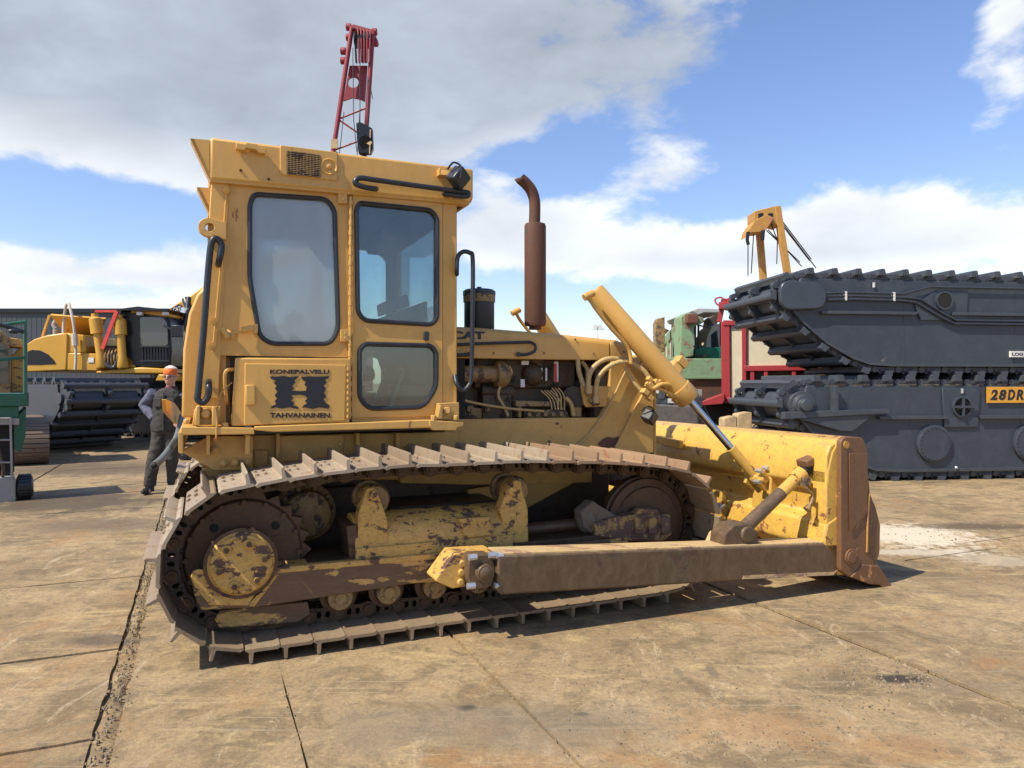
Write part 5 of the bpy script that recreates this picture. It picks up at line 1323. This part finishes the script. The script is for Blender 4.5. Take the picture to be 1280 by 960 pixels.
def cloth(name, m, col, rough=.9, vox=.011, folds=.012, it=3):
    mat = plain('cloth_'+name, col, rough, var=.3, scale=14, bstr=.5)
    o = m.build(name, mat, man); r = o.modifiers.new('one_surface', 'REMESH'); r.mode = 'VOXEL'; r.voxel_size = vox; r.use_smooth_shade = True
    s = o.modifiers.new('soft', 'SMOOTH'); s.iterations = it; s.factor = .5
    tx_ = bpy.data.textures.new('folds', 'CLOUDS'); tx_.noise_scale = .07; d = o.modifiers.new('folds', 'DISPLACE'); d.texture = tx_; d.strength = folds*2; d.mid_level = .5
    return o
m = MB(); ell(m, [(hip.x, 0, hip.z-.14, .165, .125), (hip.x, 0, hip.z+.02, .185, .135), (hip.x, 0, hip.z+.10, .165, .125)])
limb(m, [LEG1[0]+Vector((0, 0, .02)), LEG1[0]+Vector((-.01, 0, -.18)), LEG1[1], LEG1[1]+Vector((-.035, .01, -.18)), LEG1[2]+Vector((0, 0, .03))], [.115, .108, .092, .085, .082], 18)
limb(m, [LEG2[0]+Vector((0, 0, .02)), LEG2[0]+Vector((0, 0, -.18)), LEG2[1], LEG2[1]+Vector((-.015, .06, -.18)), LEG2[2]+Vector((0, 0, .03))], [.115, .108, .092, .085, .082], 18)
cloth('trousers', m, (.050, .045, .040), folds=.012)
m = MB(); ell(m, [(hip.x+.0, 0, hip.z-.10, .20, .15), (hip.x+.0, 0, hip.z-.02, .205, .155), (hip.x+.01, 0, hip.z+.1, .195, .15), (sh.x-.01, 0, sh.z-.18, .205, .15), (sh.x, 0, sh.z-.06, .205, .14), (sh.x, 0, sh.z+.01, .15, .115), (sh.x+.01, 0, sh.z+.045, .095, .09)])
jk = cloth('work_vest', m, (.040, .036, .032), folds=.010)
m = MB(); 
for s in (-1, 1): m.box(sh.x+s*.09-.055, sh.x+s*.09+.055, -.163, -.12, sh.z-.22, sh.z-.10)
m.box(sh.x-.006, sh.x+.006, -.172, -.14, hip.z-.08, sh.z-.02); m.build('pocket', plain('vest_pocket', (.05, .045, .04), .9), jk, .006)
for E in (E1, E2):
    m = MB(); limb(m, [E[0]+Vector((0, 0, .01)), (E[0]+E[1])/2, E[1], (E[1]+E[2])/2, E[2]+(E[2]-E[1])*.08], [.088, .080, .072, .066, .055], 16)
    cloth('sleeve', m, (.105, .11, .16), folds=.012)
m = MB(); ell(m, [(hx, .0, sh.z+.0, .10, .10), (hx, .01, sh.z+.05, .085, .09), (hx, .01, sh.z+.07, .075, .08)]); cloth('collar', m, (.10, .025, .03), folds=.003)
m = MB(); ell(m, [(hx, -.005, hz+.05, .088, .106), (hx, -.005, hz+.09, .094, .112), (hx, 0, hz+.13, .09, .103), (hx, 0, hz+.165, .06, .07), (hx, 0, hz+.178, .02, .02)], 28); bn = cloth('beanie', m, (.75, .16, .03), folds=.002)
m = MB(); ell(m, [(hx-.01, .03, hz+.112, .0945, .100), (hx, 0, hz+.145, .084, .095), (hx, 0, hz+.172, .055, .062), (hx, 0, hz+.188, .02, .02)], 28); m.build('beanie_crown', plain('beanie_white', (.6, .52, .47), .9), bn)
m = MB()
for s in (-1, 1): m.tube([(hx+s*.034+.027*math.cos(a*.6283), -.116, hz+.026+.018*math.sin(a*.6283)) for a in range(10)], .0035, 6, closed=True); m.tube([(hx+s*.06, -.112, hz+.03), (hx+s*.088, -.02, hz+.03)], .003, 6)
m.tube([(hx-.008, -.118, hz+.028), (hx+.008, -.118, hz+.028)], .003, 6); m.build('glasses', M['black'], bo)
m = MB()
for s in (-1, 1): m.ball((hx+s*.033, -.100, hz+.025), .0135, n=12)
m.build('eye', plain('eye_dark', (.08, .06, .05), .3), bo)
for F in (LEG1[2], LEG2[2]):
    m = MB(); m.ball((F.x-.01, F.y-.07, .05), .058, (.9, 2.35, .85), 16); m.cyl((F.x, F.y, .03), (F.x, F.y, .14), .062, n=16)
    cloth('boot', m, (.018, .017, .017), .6, folds=.0)
COL.objects.link(man); man.location = (mx, my, 0)
tag(man, 'man in orange and white beanie and dark vest standing behind the bulldozer', 'person')

# small red thing with castors behind the man
x_, y_ = pxg(232, 575); x_, y_ = x_*1.0, y_
FT = FR(x_, y_, 10)
tc = thing('hand_truck', 'low red trolley with small dark wheels on the ground behind the man', 'trolley', FT)
m = MB(); m.prism([FT.Y(a, b, 0) for a, b in ((221, 564), (232, 563), (244, 566), (244, 575), (232, 574), (224, 569))], (0, .5, 0)); m.build('frame', M['red'], tc, .02)
for a in (229, 240):
    c = FT.Y(a, 577, -.02); m = MB(); m.cyl((c.x, -.06, .085), (c.x, .0, .085), .085, n=18); m.cyl((c.x, -.07, .085), (c.x, .0, .085), .03, n=10); m.build('wheel', M['black'], tc, .01)

# ================================================================ RED LATTICE CRANE
CF = FR(-12.6, 39.0, 0)
cr = thing('lattice_crane', 'red lattice boom crane with cable sheaves rising behind the bulldozer cab', 'crane', CF)
def C_(px, py, y=0): return CF.Y(px, py, y)
# boom corner posts: left pair and right pair run down to the foot
LT, RT = [(440, 34), (417, 186), (372, 470)], [(466, 40), (456, 190), (430, 470)]
W_ = 1.15
m = MB()
for pth in (LT, RT):
    for y in (0, W_):
        m.tube([C_(a, b, y) for a, b in pth], .13, 10)
boom = m.build('boom', M['cranered'], cr)
m = MB()
def lerp(pth, t):
    a = pth[1] if t > .35 else pth[0]; b = pth[2] if t > .35 else pth[1]; u = (t-.35)/.65 if t > .35 else t/.35
    return (a[0]+(b[0]-a[0])*u, a[1]+(b[1]-a[1])*u)
ts = [.22+.045*k for k in range(18)]
for k, (t0, t1) in enumerate(zip(ts, ts[1:])):
    for y in (0, W_):
        A_, B_ = (LT, RT) if k % 2 else (RT, LT)
        m.tube([C_(*lerp(A_, t0), y), C_(*lerp(B_, t1), y)], .05, 6)
    m.tube([C_(*lerp(LT, t0), 0), C_(*lerp(LT, t1), W_)], .045, 6); m.tube([C_(*lerp(RT, t0), W_), C_(*lerp(RT, t1), 0)], .045, 6)
m.build('lattice_bracing', M['cranered'], boom)
# head plate with a round opening
hc_ = C_(441.5, 103, .5)
m = MB(); o = [C_(a, b, .5) for a, b in ((437, 82), (459, 82), (456, 127), (450, 124), (440, 122), (429, 126))]
m.holed(o, [[hc_+Vector((.30*math.cos(-k*.5236), 0, .30*math.sin(-k*.5236))) for k in range(12)]], (0, .12, 0)); m.build('head_plate', M['cranered'], boom)
m = MB()
for k in range(5):
    a = C_(445+k*4.4, 40, .1); b = C_(446+k*4.0, 80, .1); m.cyl(a+Vector((-.05, 0, -.45)), a+Vector((.05, 0, -.45)), .42, n=20); m.bar(a+Vector((0, -.3, -.3)), b+Vector((0, -.1, 0)), .07, .12)
m.build('sheave', M['excdark'], boom)
m = MB(); m.prism([C_(a, b, -.2) for a, b in ((438, 31), (442, 30), (467, 37), (468, 42), (464, 44), (460, 41), (440, 35))], (0, 1.4, 0))
for a, b in ((436, 34), (436, 47), (429, 64), (429, 76), (468, 40), (469, 54)): c = C_(a, b, .2); m.cyl(c+Vector((-.14, 0, 0)), c+Vector((.14, 0, 0)), .19, n=12)
m.build('boom_head', M['cranered'], boom, .03)
m = MB()
for k in range(5): m.tube([C_(447+k*4, 33.5+k, -.15), C_(448+k*3.6, 50, -.28), C_(449+k*3.2, 78, -.2)], .05, 6, sub=2)
m.build('sheave_rim', M['cranered'], boom)
m = MB()
for a, b, c, d in ((450, 45, 450, 160), (441, 60, 442, 150), (442, 150, 446, 190), (460, 95, 460, 162), (461, 100, 466, 124), (430, 140, 424, 195), (450, 135, 446, 200)): m.tube([C_(a, b, -.3), C_(c, d, -.3)], .022, 5)
m.build('hoist_cable', M['black'], boom)
m = MB(); m.obox(C_(418, 180, -.1), (.35, .1, .5)); m.build('wrapping', M['wood'], boom)
fx = C_(400, 470, 0).x
m = MB(); m.box(fx-2.0, fx+2.2, -.6, 3.4, 1.1, 3.2); m.build('machine_house', M['red'], cr, .05)
for y in (-1.2, 3.2):
    m = MB(); m.prism(rounded([(fx-3, y, .0), (fx+3, y, .0), (fx+3, y, 1.0), (fx-3, y, 1.0)], .45, 6), (0, .8, 0)); m.build('track', M['steel'], cr)
# hook block
hb = MB(); q = [C_(a, b, -.35) for a, b in ((445, 153), (450, 152), (465, 160), (466, 185), (463, 192), (448, 192), (446, 175))]
o = hb.prism(q, (0, .35, 0)).build('hook_block', M['excdark'], None, .04); place(o, CF); tag(o, 'black hook block with pale stripes hanging beside the red lattice boom', 'hook block')
m = MB(); m.bar(C_(452, 172, -.40), C_(464, 180, -.40), .06, .22); m.bar(C_(463, 162, -.4), C_(462, 192, -.4), .05, .06, up=(1, 0, 0)); m.build('stripe', M['wood'], o)
m = MB(); m.cyl(C_(457, 178, -.45), C_(457, 178, -.30), .35, n=20); m.cyl(C_(455, 195, -.2)+Vector((0, 0, 0)), C_(455, 205, -.2), .15, n=10); m.build('hook', M['excdark'], o)

# ================================================================ OCHRE A-FRAME CRANE
AF = FR(10.2, 29.5, 0)
af = thing('derrick', 'weathered ochre crane mast with slack cables behind the stacked pontoons', 'crane', AF)
A_ = lambda a, b, y=0: AF.Y(a, b, y)
m = MB()
m.bar(A_(971, 258, 0), A_(990, 380, 0), .22, .26); m.bar(A_(949, 288, .6), A_(960, 420, .6), .22, .26)
m.bar(A_(990, 380, 0), A_(990, 480, 0), .30, .30); m.bar(A_(960, 420, .6), A_(962, 480, .6), .3, .3)
mst = m.build('mast_leg', M['orangey'], af, .02)
m = MB(); m.prism([A_(a, b, -.1) for a, b in ((943, 264), (971, 257), (973, 264), (976, 282), (968, 280), (962, 274), (943, 276))], (0, .9, 0)); m.prism([A_(a, b, -.25) for a, b in ((943, 276), (958, 268), (968, 272), (958, 287), (950, 290), (936, 291), (934, 296), (935, 288))], (0, .8, 0))
m.build('mast_head', M['orangey'], mst, .03)
m = MB()
for a in (951, 963): m.prism([A_(x, y, -.13) for x, y in ((a-3, 267), (a+3, 266), (a+3, 273), (a-3, 274))], (0, .05, 0))
m.tube([A_(935, 290, -.3), A_(934, 300, -.3), A_(935.5, 306, -.3)], .07, 8); m.tube([A_(954, 288, -.3), A_(953, 300, -.3)], .08, 8)
m.build('sheave', M['excdark'], mst)
m = MB()
for a, b, c, d in ((935, 305, 935, 345), (942, 292, 939, 342), (973, 270, 1014, 324), (975, 278, 1012, 326), (974, 274, 1020, 335), (958, 288, 1000, 328), (960, 287, 1002, 333), (964, 280, 980, 322), (972, 290, 971, 330)): m.tube([A_(a, b, .1), A_(c, d, .4)], .022, 5)
m.build('cable', M['black'], mst)
m = MB(); bx_ = A_(975, 480, 0).x; m.box(bx_-1.5, bx_+3, -.8, 2.5, .9, 2.6); m.box(bx_-2, bx_+3.5, -1, 2.8, 0, .9); m.build('base', M['orangey'], af, .05)

# ================================================================ GREEN BARGE, RED TRAILER, BLOCKS
BF = FR(4.6, 18.3, 0)
gb = thing('green_barge', 'derelict pale green barge deckhouse with rusty stains and broken windows', 'barge', BF)
def B(pxs, y=0): return [BF.Y(a, b, y) for a, b in pxs]
def bp(name, pxs, y, t, mat, par=gb, bevel=.02): return MB().prism(B(pxs, y), (0, t, 0)).build(name, M[mat], par, bevel)
hl = bp('hull', [(838, 473), (856, 448), (905, 448), (905, 474), (855, 474)], 0, 2.4, 'palegreen')
m = MB(); p0, p1, p2, p3 = BF.Y(856, 448, 0), BF.Y(856, 476, 0), BF.Y(838, 480, 2.6), BF.Y(838, 457, 2.6); m.prism([p0, p1, p2, p3], (.25, .1, 0)); m.build('bow_plate', M['palegreen'], hl, .01)
bp('hull_underside', [(855, 474), (905, 473), (905, 500), (868, 500), (855, 484)], .1, 2.2, 'rust', hl)
ps = bp('deckhouse', [(851, 448), (851, 396), (857, 391), (862, 391), (879, 397), (881, 402), (876, 405), (868, 408), (867, 445)], .05, .8, 'palegreen')
bp('rust_box', [(859, 392), (873, 392), (873, 404), (859, 404)], -.15, .3, 'brown', ps)
# side wall of the deckhouse going away to the left
m = MB(); a_, b_, c_, d_ = BF.Y(852, 444, .1), BF.Y(852, 403, .1), BF.Y(826, 430, 6.5), BF.Y(826, 462, 6.5)
def onw(u, v, out=0): return (a_+(d_-a_)*u)*(1-v)+(b_+(c_-b_)*u)*v+Vector((-.02-out, -.02, 0))
outer = [onw(0, 0), onw(1, 0), onw(1, 1), onw(0, 1)]; holes = []
for u0, u1 in ((.06, .28), (.36, .55), (.62, .77), (.83, .95)):
    holes.append([onw(u0, .12), onw(u0, .82), onw(u1, .82), onw(u1, .12)])
m.holed(outer, holes, (.10, 0, 0)); sw = m.build('side_wall', M['palegreen'], gb)
m = MB()
for k, h in enumerate(holes): m.prism([p+Vector((.05, 0, 0)) for p in h], (.01, 0, 0))
m.build('window', M['cream'], sw)
m = MB(); m.prism([onw(0, 1), onw(1, 1), onw(1, 1.12), onw(0, 1.12)], (.3, 0, 0)); m.build('roof_rail', M['palegreen'], sw)
m = MB(); m.prism([onw(.15, 1.12), onw(.4, 1.12), onw(.4, 1.25), onw(.15, 1.25)], (.3, 0, 0)); m.build('rust_box', M['brown'], sw)
bp('bow_post', [(820, 440), (819, 404), (822, 398), (831, 396), (831, 410), (837, 413), (831, 419), (831, 440)], 2.5, .4, 'ochre')
rfb = bp('awning', [(866, 388), (872, 385), (902, 386), (902, 391), (880, 391), (872, 394)], .2, 3.2, 'roofw')
m = MB()
for a in (869, 873, 901): m.tube([BF.Y(a, 392, .6), BF.Y(a, 448, .6)], .03, 6)
m.tube([BF.Y(871, 406, .5), BF.Y(888, 410, .8)], .02, 6)
for k in range(6): m.tube([BF.Y(868+k*3, 432+k % 3*3, .4), BF.Y(872+k*3, 446, .3)], .03, 6)
m.tube([BF.Y(835, 404, 2.0), BF.Y(850, 405, 1.0)], .015, 6)
m.build('railing', M['engine'], gb)
bp('control_cabin', [(880, 446), (884, 420), (890, 408), (900, 404), (903, 404), (903, 446)], .9, 1.2, 'cream'); bp('machinery', [(868, 447), (869, 438), (876, 434), (902, 434), (902, 448)], .3, 1.0, 'green'); bp('cabin_window', [(889, 434), (889, 418), (897, 412), (899, 434)], .88, .04, 'excglass')
bp('winch', [(884, 430), (882, 418), (886, 398), (894, 392), (900, 392), (897, 404), (890, 412)], 1.6, .5, 'engine')
m = MB()
for k in (0, 3): m.box(BF.Y(872+k*8, 500, .3).x, BF.Y(880+k*8, 500, .3).x, .3, 2, 0, BF.Y(872, 498, .3).z)
m.build('cradle', M['dark'], gb)

RF = FR(4.3, 15.2, -17)
rt = thing('trailer', 'red framed trailer box with cream side panels beneath the overhanging pontoon tracks', 'trailer', RF)
def RP(pxs, y=0): return [RF.Y(a, b, y) for a, b in pxs]
def rp(name, pxs, y, t, mat, par=rt, bevel=.01): return MB().prism(RP(pxs, y), (0, t, 0)).build(name, M[mat], par, bevel)
frm_ = rp('frame', [(901, 402), (912, 401), (913, 500), (902, 500)], 0, .15, 'red')
rp('frame_post', [(927, 404), (933, 403), (933, 480), (928, 484)], -.01, .15, 'red', frm_)
rp('frame_rail', [(904, 400), (940, 401), (940, 406), (904, 407)], -.02, .18, 'red', frm_)
rp('frame_rail', [(930, 457), (1020, 456), (1020, 463), (930, 464)], -.02, .18, 'red', frm_)
rp('frame_rail', [(902, 497), (1020, 496), (1020, 503), (902, 504)], -.02, .18, 'red', frm_)
m = MB()
for a in (938, 955, 990): m.prism(RP([(a, 463), (a+5, 463), (a+5, 497), (a, 497)], .0), (0, .1, 0))
m.build('frame_post', M['red'], frm_, .01)
rp('side_panel', [(913, 407), (928, 406), (928, 498), (913, 498)], .06, .05, 'cream'); rp('side_panel', [(933, 404), (1020, 403), (1020, 458), (933, 458)], .06, .05, 'cream')
rp('end_wall', [(905, 404), (1020, 402), (1020, 500), (905, 500)], .2, 2.2, 'engine')
m = MB(); q = RP([(877, 502), (905, 492), (906, 500), (903, 505), (878, 507)], -.3); m.prism(q, (0, 2.5, 0)); m.build('drawbar', M['red'], rt, .01)
rp('underside_shade', [(880, 507), (1020, 503), (1020, 530), (890, 530)], .3, 2.0, 'dark')  # dark block put in for the shaded void beneath the frame
for a in (960, 985):
    c = RF.Y(a, 520, .2); m = MB(); m.cyl((c.x, .15, .4), (c.x, .45, .4), .4, n=24); m.build('wheel', M['black'], rt, .03)
m = MB(); m.bar(RF.Y(899, 403, .3), RF.Y(905, 373, .3), .10, .10); m.bar(RF.Y(902, 380, .3), RF.Y(916, 374, .3), .08, .12); m.obox(RF.Y(906, 382, .2), (.25, .15, .15)); m.tube([RF.Y(903, 384, .2), RF.Y(896, 380, .2), RF.Y(894, 374, .2), RF.Y(902, 372, .2), RF.Y(905, 380, .2)], .02, 6, sub=4)
ln_ = m.build('loading_arm', M['red'], rt, .01)
rp('beacon', [(910, 382), (913, 377), (916, 378), (914, 384)], .1, .12, 'orange', ln_)
# a heap of rubble and concrete block between the machines
KF = FR(3.0, 13.6, 4)
q = [KF.Y(a, b, 0) for a, b in ((795, 500), (878, 507), (872, 537), (850, 560), (795, 560))]
tag(MB().prism([KF.Y(a, b, 0) for a, b in ((770, 503), (872, 508), (877, 565), (770, 565))], (0, .9, 0)).build('concrete_block', M['concrete'], None, .03), 'long dark concrete block behind the bulldozer lift cylinder', 'block'); place(bpy.data.objects['concrete_block'], KF)
o = MB().prism([KF.Y(a, b, .5) for a, b in ((862, 486), (878, 487), (878, 509), (862, 509))], (0, .4, 0)).build('metal_bin', M['greym'], None, .01); place(o, KF); tag(o, 'small grey metal bin standing on the dark concrete block', 'bin')
m = MB(); rr = random.Random(5)
for k in range(70):
    t = rr.random(); c = KF.Y(800+70*t, 505-24*math.sin(t*2.4+.5)*rr.random(), .3+rr.random()*.5); m.obox(c, (rr.uniform(.1, .3), rr.uniform(.1, .3), rr.uniform(.06, .2)), Matrix.Rotation(rr.uniform(0, 3), 3, 'Z') @ Matrix.Rotation(rr.uniform(-.4, .4), 3, 'X'))
o = m.build('rubble', plain('rubble', (.30, .29, .26), .9, var=.5, scale=6), None); place(o, KF); tag(o, 'pale broken rubble heaped on the concrete block', 'rubble', kind='stuff')
TF = FR(3.9, 12.6, 5)
for i, (a, b, c, lab) in enumerate(((905, 921, 520, 'shorter cut timber post just behind the yellow blade'), (922, 940, 515, 'taller cut timber post behind the yellow blade, beside the pontoon'))):
    m = MB(); z1 = TF.Y(a, c, 0).z; x0_, x1_ = TF.Y(a, c, 0).x, TF.Y(b, c, 0).x; m.prism([(x0_, 0, 0), (x1_, 0, 0), (x1_, 0, z1-.01), (x1_-.05, 0, z1), (x0_+.03, 0, z1-.03), (x0_, 0, z1-.05)], (0, .25, 0))
    o = m.build('timber_post', M['wood'], None, .01); place(o, TF); tag(o, lab, 'post')
# distant lighting mast over the hood
MF = FR(7.5, 66, 0)
lm = thing('lamp_mast', 'thin distant lighting mast seen just above the bulldozer hood', 'lamp mast', MF)
m = MB(); c = MF.Y(747, 408, 0); m.cyl((c.x, 0, 0), (c.x, 0, c.z), .09, .05, 8); m.bar((c.x-.6, 0, c.z-.25), (c.x+.5, 0, c.z-.25), .06, .06); m.build('pole', M['white'], lm)
m = MB()
for a in (744, 750): m.obox(MF.Y(a, 408, 0), (.35, .25, .3))
m.tube([(c.x+.3, 0, c.z-.6), (c.x+.5, 0, c.z-.2), (c.x+1.2, 0, c.z-.3), (c.x+1.2, 0, c.z-1.5)], .04, 6); m.build('lamp_head', M['white'], lm)

# ================================================================ SKY, SUN, CAMERA
SUNL = (DF.c*-.63+DF.s*.125, DF.s*-.63-DF.c*.125, .775)         # direction towards the sun
sv = Vector(SUNL).normalized()
sun = bpy.data.lights.new('sun', 'SUN'); sun.energy = 4.6; sun.angle = R(.5); sun.color = (1, .91, .76)
so_ = bpy.data.objects.new('sun', sun); COL.objects.link(so_); so_.rotation_euler = sv.to_track_quat('Z', 'Y').to_euler()
W = bpy.data.worlds.new('World'); S.world = W; W.use_nodes = True; nt = W.node_tree; L = nt.links.new
bg = nt.nodes['Background']; out = nt.nodes['World Output']
sky = N(nt, 'ShaderNodeTexSky', sky_type='NISHITA'); sky.sun_disc = False; sky.sun_elevation = math.asin(sv.z); sky.sun_rotation = math.atan2(sv.x, sv.y)
sky.air_density = 1.15; sky.dust_density = .4; sky.ozone_density = 2.2
hs = N(nt, 'ShaderNodeHueSaturation'); hs.inputs['Saturation'].default_value = 1.08; tn = mixc(nt, 1.0, sky.outputs[0], (1.0, .94, 1.04)); tn.node.blend_type = 'MULTIPLY'; L(tn, hs.inputs['Color'])
L(hs.outputs[0], bg.inputs[0]); bg.inputs[1].default_value = .125
tc = N(nt, 'ShaderNodeTexCoord'); nv = N(nt, 'ShaderNodeVectorMath', operation='NORMALIZE'); L(tc.outputs['Generated'], nv.inputs[0])
sp = N(nt, 'ShaderNodeSeparateXYZ'); L(nv.outputs[0], sp.inputs[0])
az = math2(nt, 'ARCTAN2', sp.outputs[0], sp.outputs[1]); el = math2(nt, 'ARCSINE', sp.outputs[2])
cb_ = N(nt, 'ShaderNodeCombineXYZ'); L(az, cb_.inputs[0]); L(el, cb_.inputs[1])
def blobsum(lst):
    tot = None
    for px, py, sx, sy, w in lst:
        a0 = math.atan((px-CX)/FPX); e0 = math.atan((HY-py)/FPX*math.cos(a0))
        s_ = N(nt, 'ShaderNodeVectorMath', operation='SUBTRACT'); L(cb_.outputs[0], s_.inputs[0]); s_.inputs[1].default_value = (a0, e0, 0)
        m_ = N(nt, 'ShaderNodeVectorMath', operation='MULTIPLY'); L(s_.outputs[0], m_.inputs[0]); m_.inputs[1].default_value = (FPX/sx, FPX/sy, 0)
        d_ = N(nt, 'ShaderNodeVectorMath', operation='DOT_PRODUCT'); L(m_.outputs[0], d_.inputs[0]); L(m_.outputs[0], d_.inputs[1])
        g_ = math2(nt, 'MULTIPLY', math2(nt, 'EXPONENT', math2(nt, 'MULTIPLY', d_.outputs['Value'], -1)), w)
        tot = g_ if tot is None else math2(nt, 'ADD', tot, g_)
    return tot
mpn = N(nt, 'ShaderNodeMapping'); mpn.inputs['Scale'].default_value = (1, 1, 1.9); L(nv.outputs[0], mpn.inputs[0])
n1 = noise(nt, mpn.outputs[0], 4.2, 8, .56, .25); n2 = noise(nt, mpn.outputs[0], 1.7, 4, .55, .3); n3 = noise(nt, mpn.outputs[0], 12, 4, .6, .3)
cov = blobsum([(150, 30, 520, 130, 1.15), (540, 40, 260, 120, .8), (120, 160, 260, 60, .8), (330, 190, 170, 45, .55), (560, 150, 110, 60, .35), (830, 40, 180, 80, .5), (860, 130, 90, 60, .22), (850, 210, 90, 32, .6), (640, 290, 120, 45, .95), (800, 315, 160, 38, .75), (930, 325, 120, 40, .6), (1060, 275, 90, 50, 1.0), (1200, 295, 160, 45, .95), (1245, 100, 55, 70, .9),
               (100, 322, 80, 26, .75), (235, 325, 60, 40, .8), (60, 375, 300, 34, .6), (640, 420, 500, 28, .45), (1270, 5, 30, 30, .6), (0, 345, 60, 40, .6),
               (90, 258, 200, 24, -.5), (1040, 130, 130, 90, -.35), (700, 200, 110, 28, -.3), (870, 385, 70, 22, -.25), (700, 210, 70, 40, -.45), (930, 170, 80, 60, -.35), (620, 190, 50, 30, -.3), (740, 150, 60, 40, -.2)])
f = math2(nt, 'ADD', cov, math2(nt, 'MULTIPLY', math2(nt, 'SUBTRACT', n1, .5), 2.3))
f = math2(nt, 'ADD', f, math2(nt, 'MULTIPLY', math2(nt, 'SUBTRACT', n3, .5), 1.0))
elb = ramp(nt, el, .75, 1.2, 0, .12); f = math2(nt, 'ADD', f, elb)
back = ramp(nt, sp.outputs[1], .35, -.1, 0, .22); f = math2(nt, 'ADD', f, back)      # broken cloud elsewhere round the sky
mask = N(nt, 'ShaderNodeMapRange'); mask.interpolation_type = 'SMOOTHSTEP'; mask.inputs['From Min'].default_value = .40; mask.inputs['From Max'].default_value = .86; L(f, mask.inputs['Value'])
mk = math2(nt, 'MULTIPLY', mask.outputs[0], .93)
grey = blobsum([(150, 50, 480, 95, .95), (560, 40, 330, 95, .75), (860, 60, 170, 90, .55), (860, 225, 90, 16, .3), (1000, 320, 250, 14, .25), (140, 345, 90, 12, .25)])
gf = math2(nt, 'ADD', grey, math2(nt, 'MULTIPLY', math2(nt, 'SUBTRACT', n2, .5), 1.6)); gf = math2(nt, 'ADD', gf, math2(nt, 'MULTIPLY', math2(nt, 'SUBTRACT', f, .7), .25))
gf = ramp(nt, gf, .1, .95)
cc_ = mixc(nt, gf, (.74, .76, .77), (.37, .41, .47))
mot = math2(nt, 'MULTIPLY', ramp(nt, n1, .3, .7, .82, 1.12), ramp(nt, n3, .3, .7, .93, 1.07))
vm = N(nt, 'ShaderNodeVectorMath', operation='SCALE'); L(cc_, vm.inputs[0]); L(mot, vm.inputs['Scale']); cc_ = vm.outputs[0]
cb2 = N(nt, 'ShaderNodeBackground'); L(cc_, cb2.inputs[0]); cb2.inputs[1].default_value = 1.0
ms = N(nt, 'ShaderNodeMixShader'); L(mk, ms.inputs[0]); L(bg.outputs[0], ms.inputs[1]); L(cb2.outputs[0], ms.inputs[2]); L(ms.outputs[0], out.inputs[0])

cam = bpy.data.cameras.new('camera'); co = bpy.data.objects.new('camera', cam); COL.objects.link(co); S.camera = co
co.location = (0, 0, CAMH); co.rotation_euler = (R(90), 0, 0)
cam.sensor_width = 36; cam.lens = 36*FPX/1280; cam.shift_y = -2/1280; cam.clip_start = .05; cam.clip_end = 3000
vs = S.view_settings; vs.view_transform = 'Standard'; vs.look = 'None'; vs.gamma = 1; vs.use_curve_mapping = False; vs.exposure = .55
S.render.resolution_x = 1024; S.render.resolution_y = 768
W.cycles.sampling_method = 'MANUAL'; W.cycles.sample_map_resolution = 512
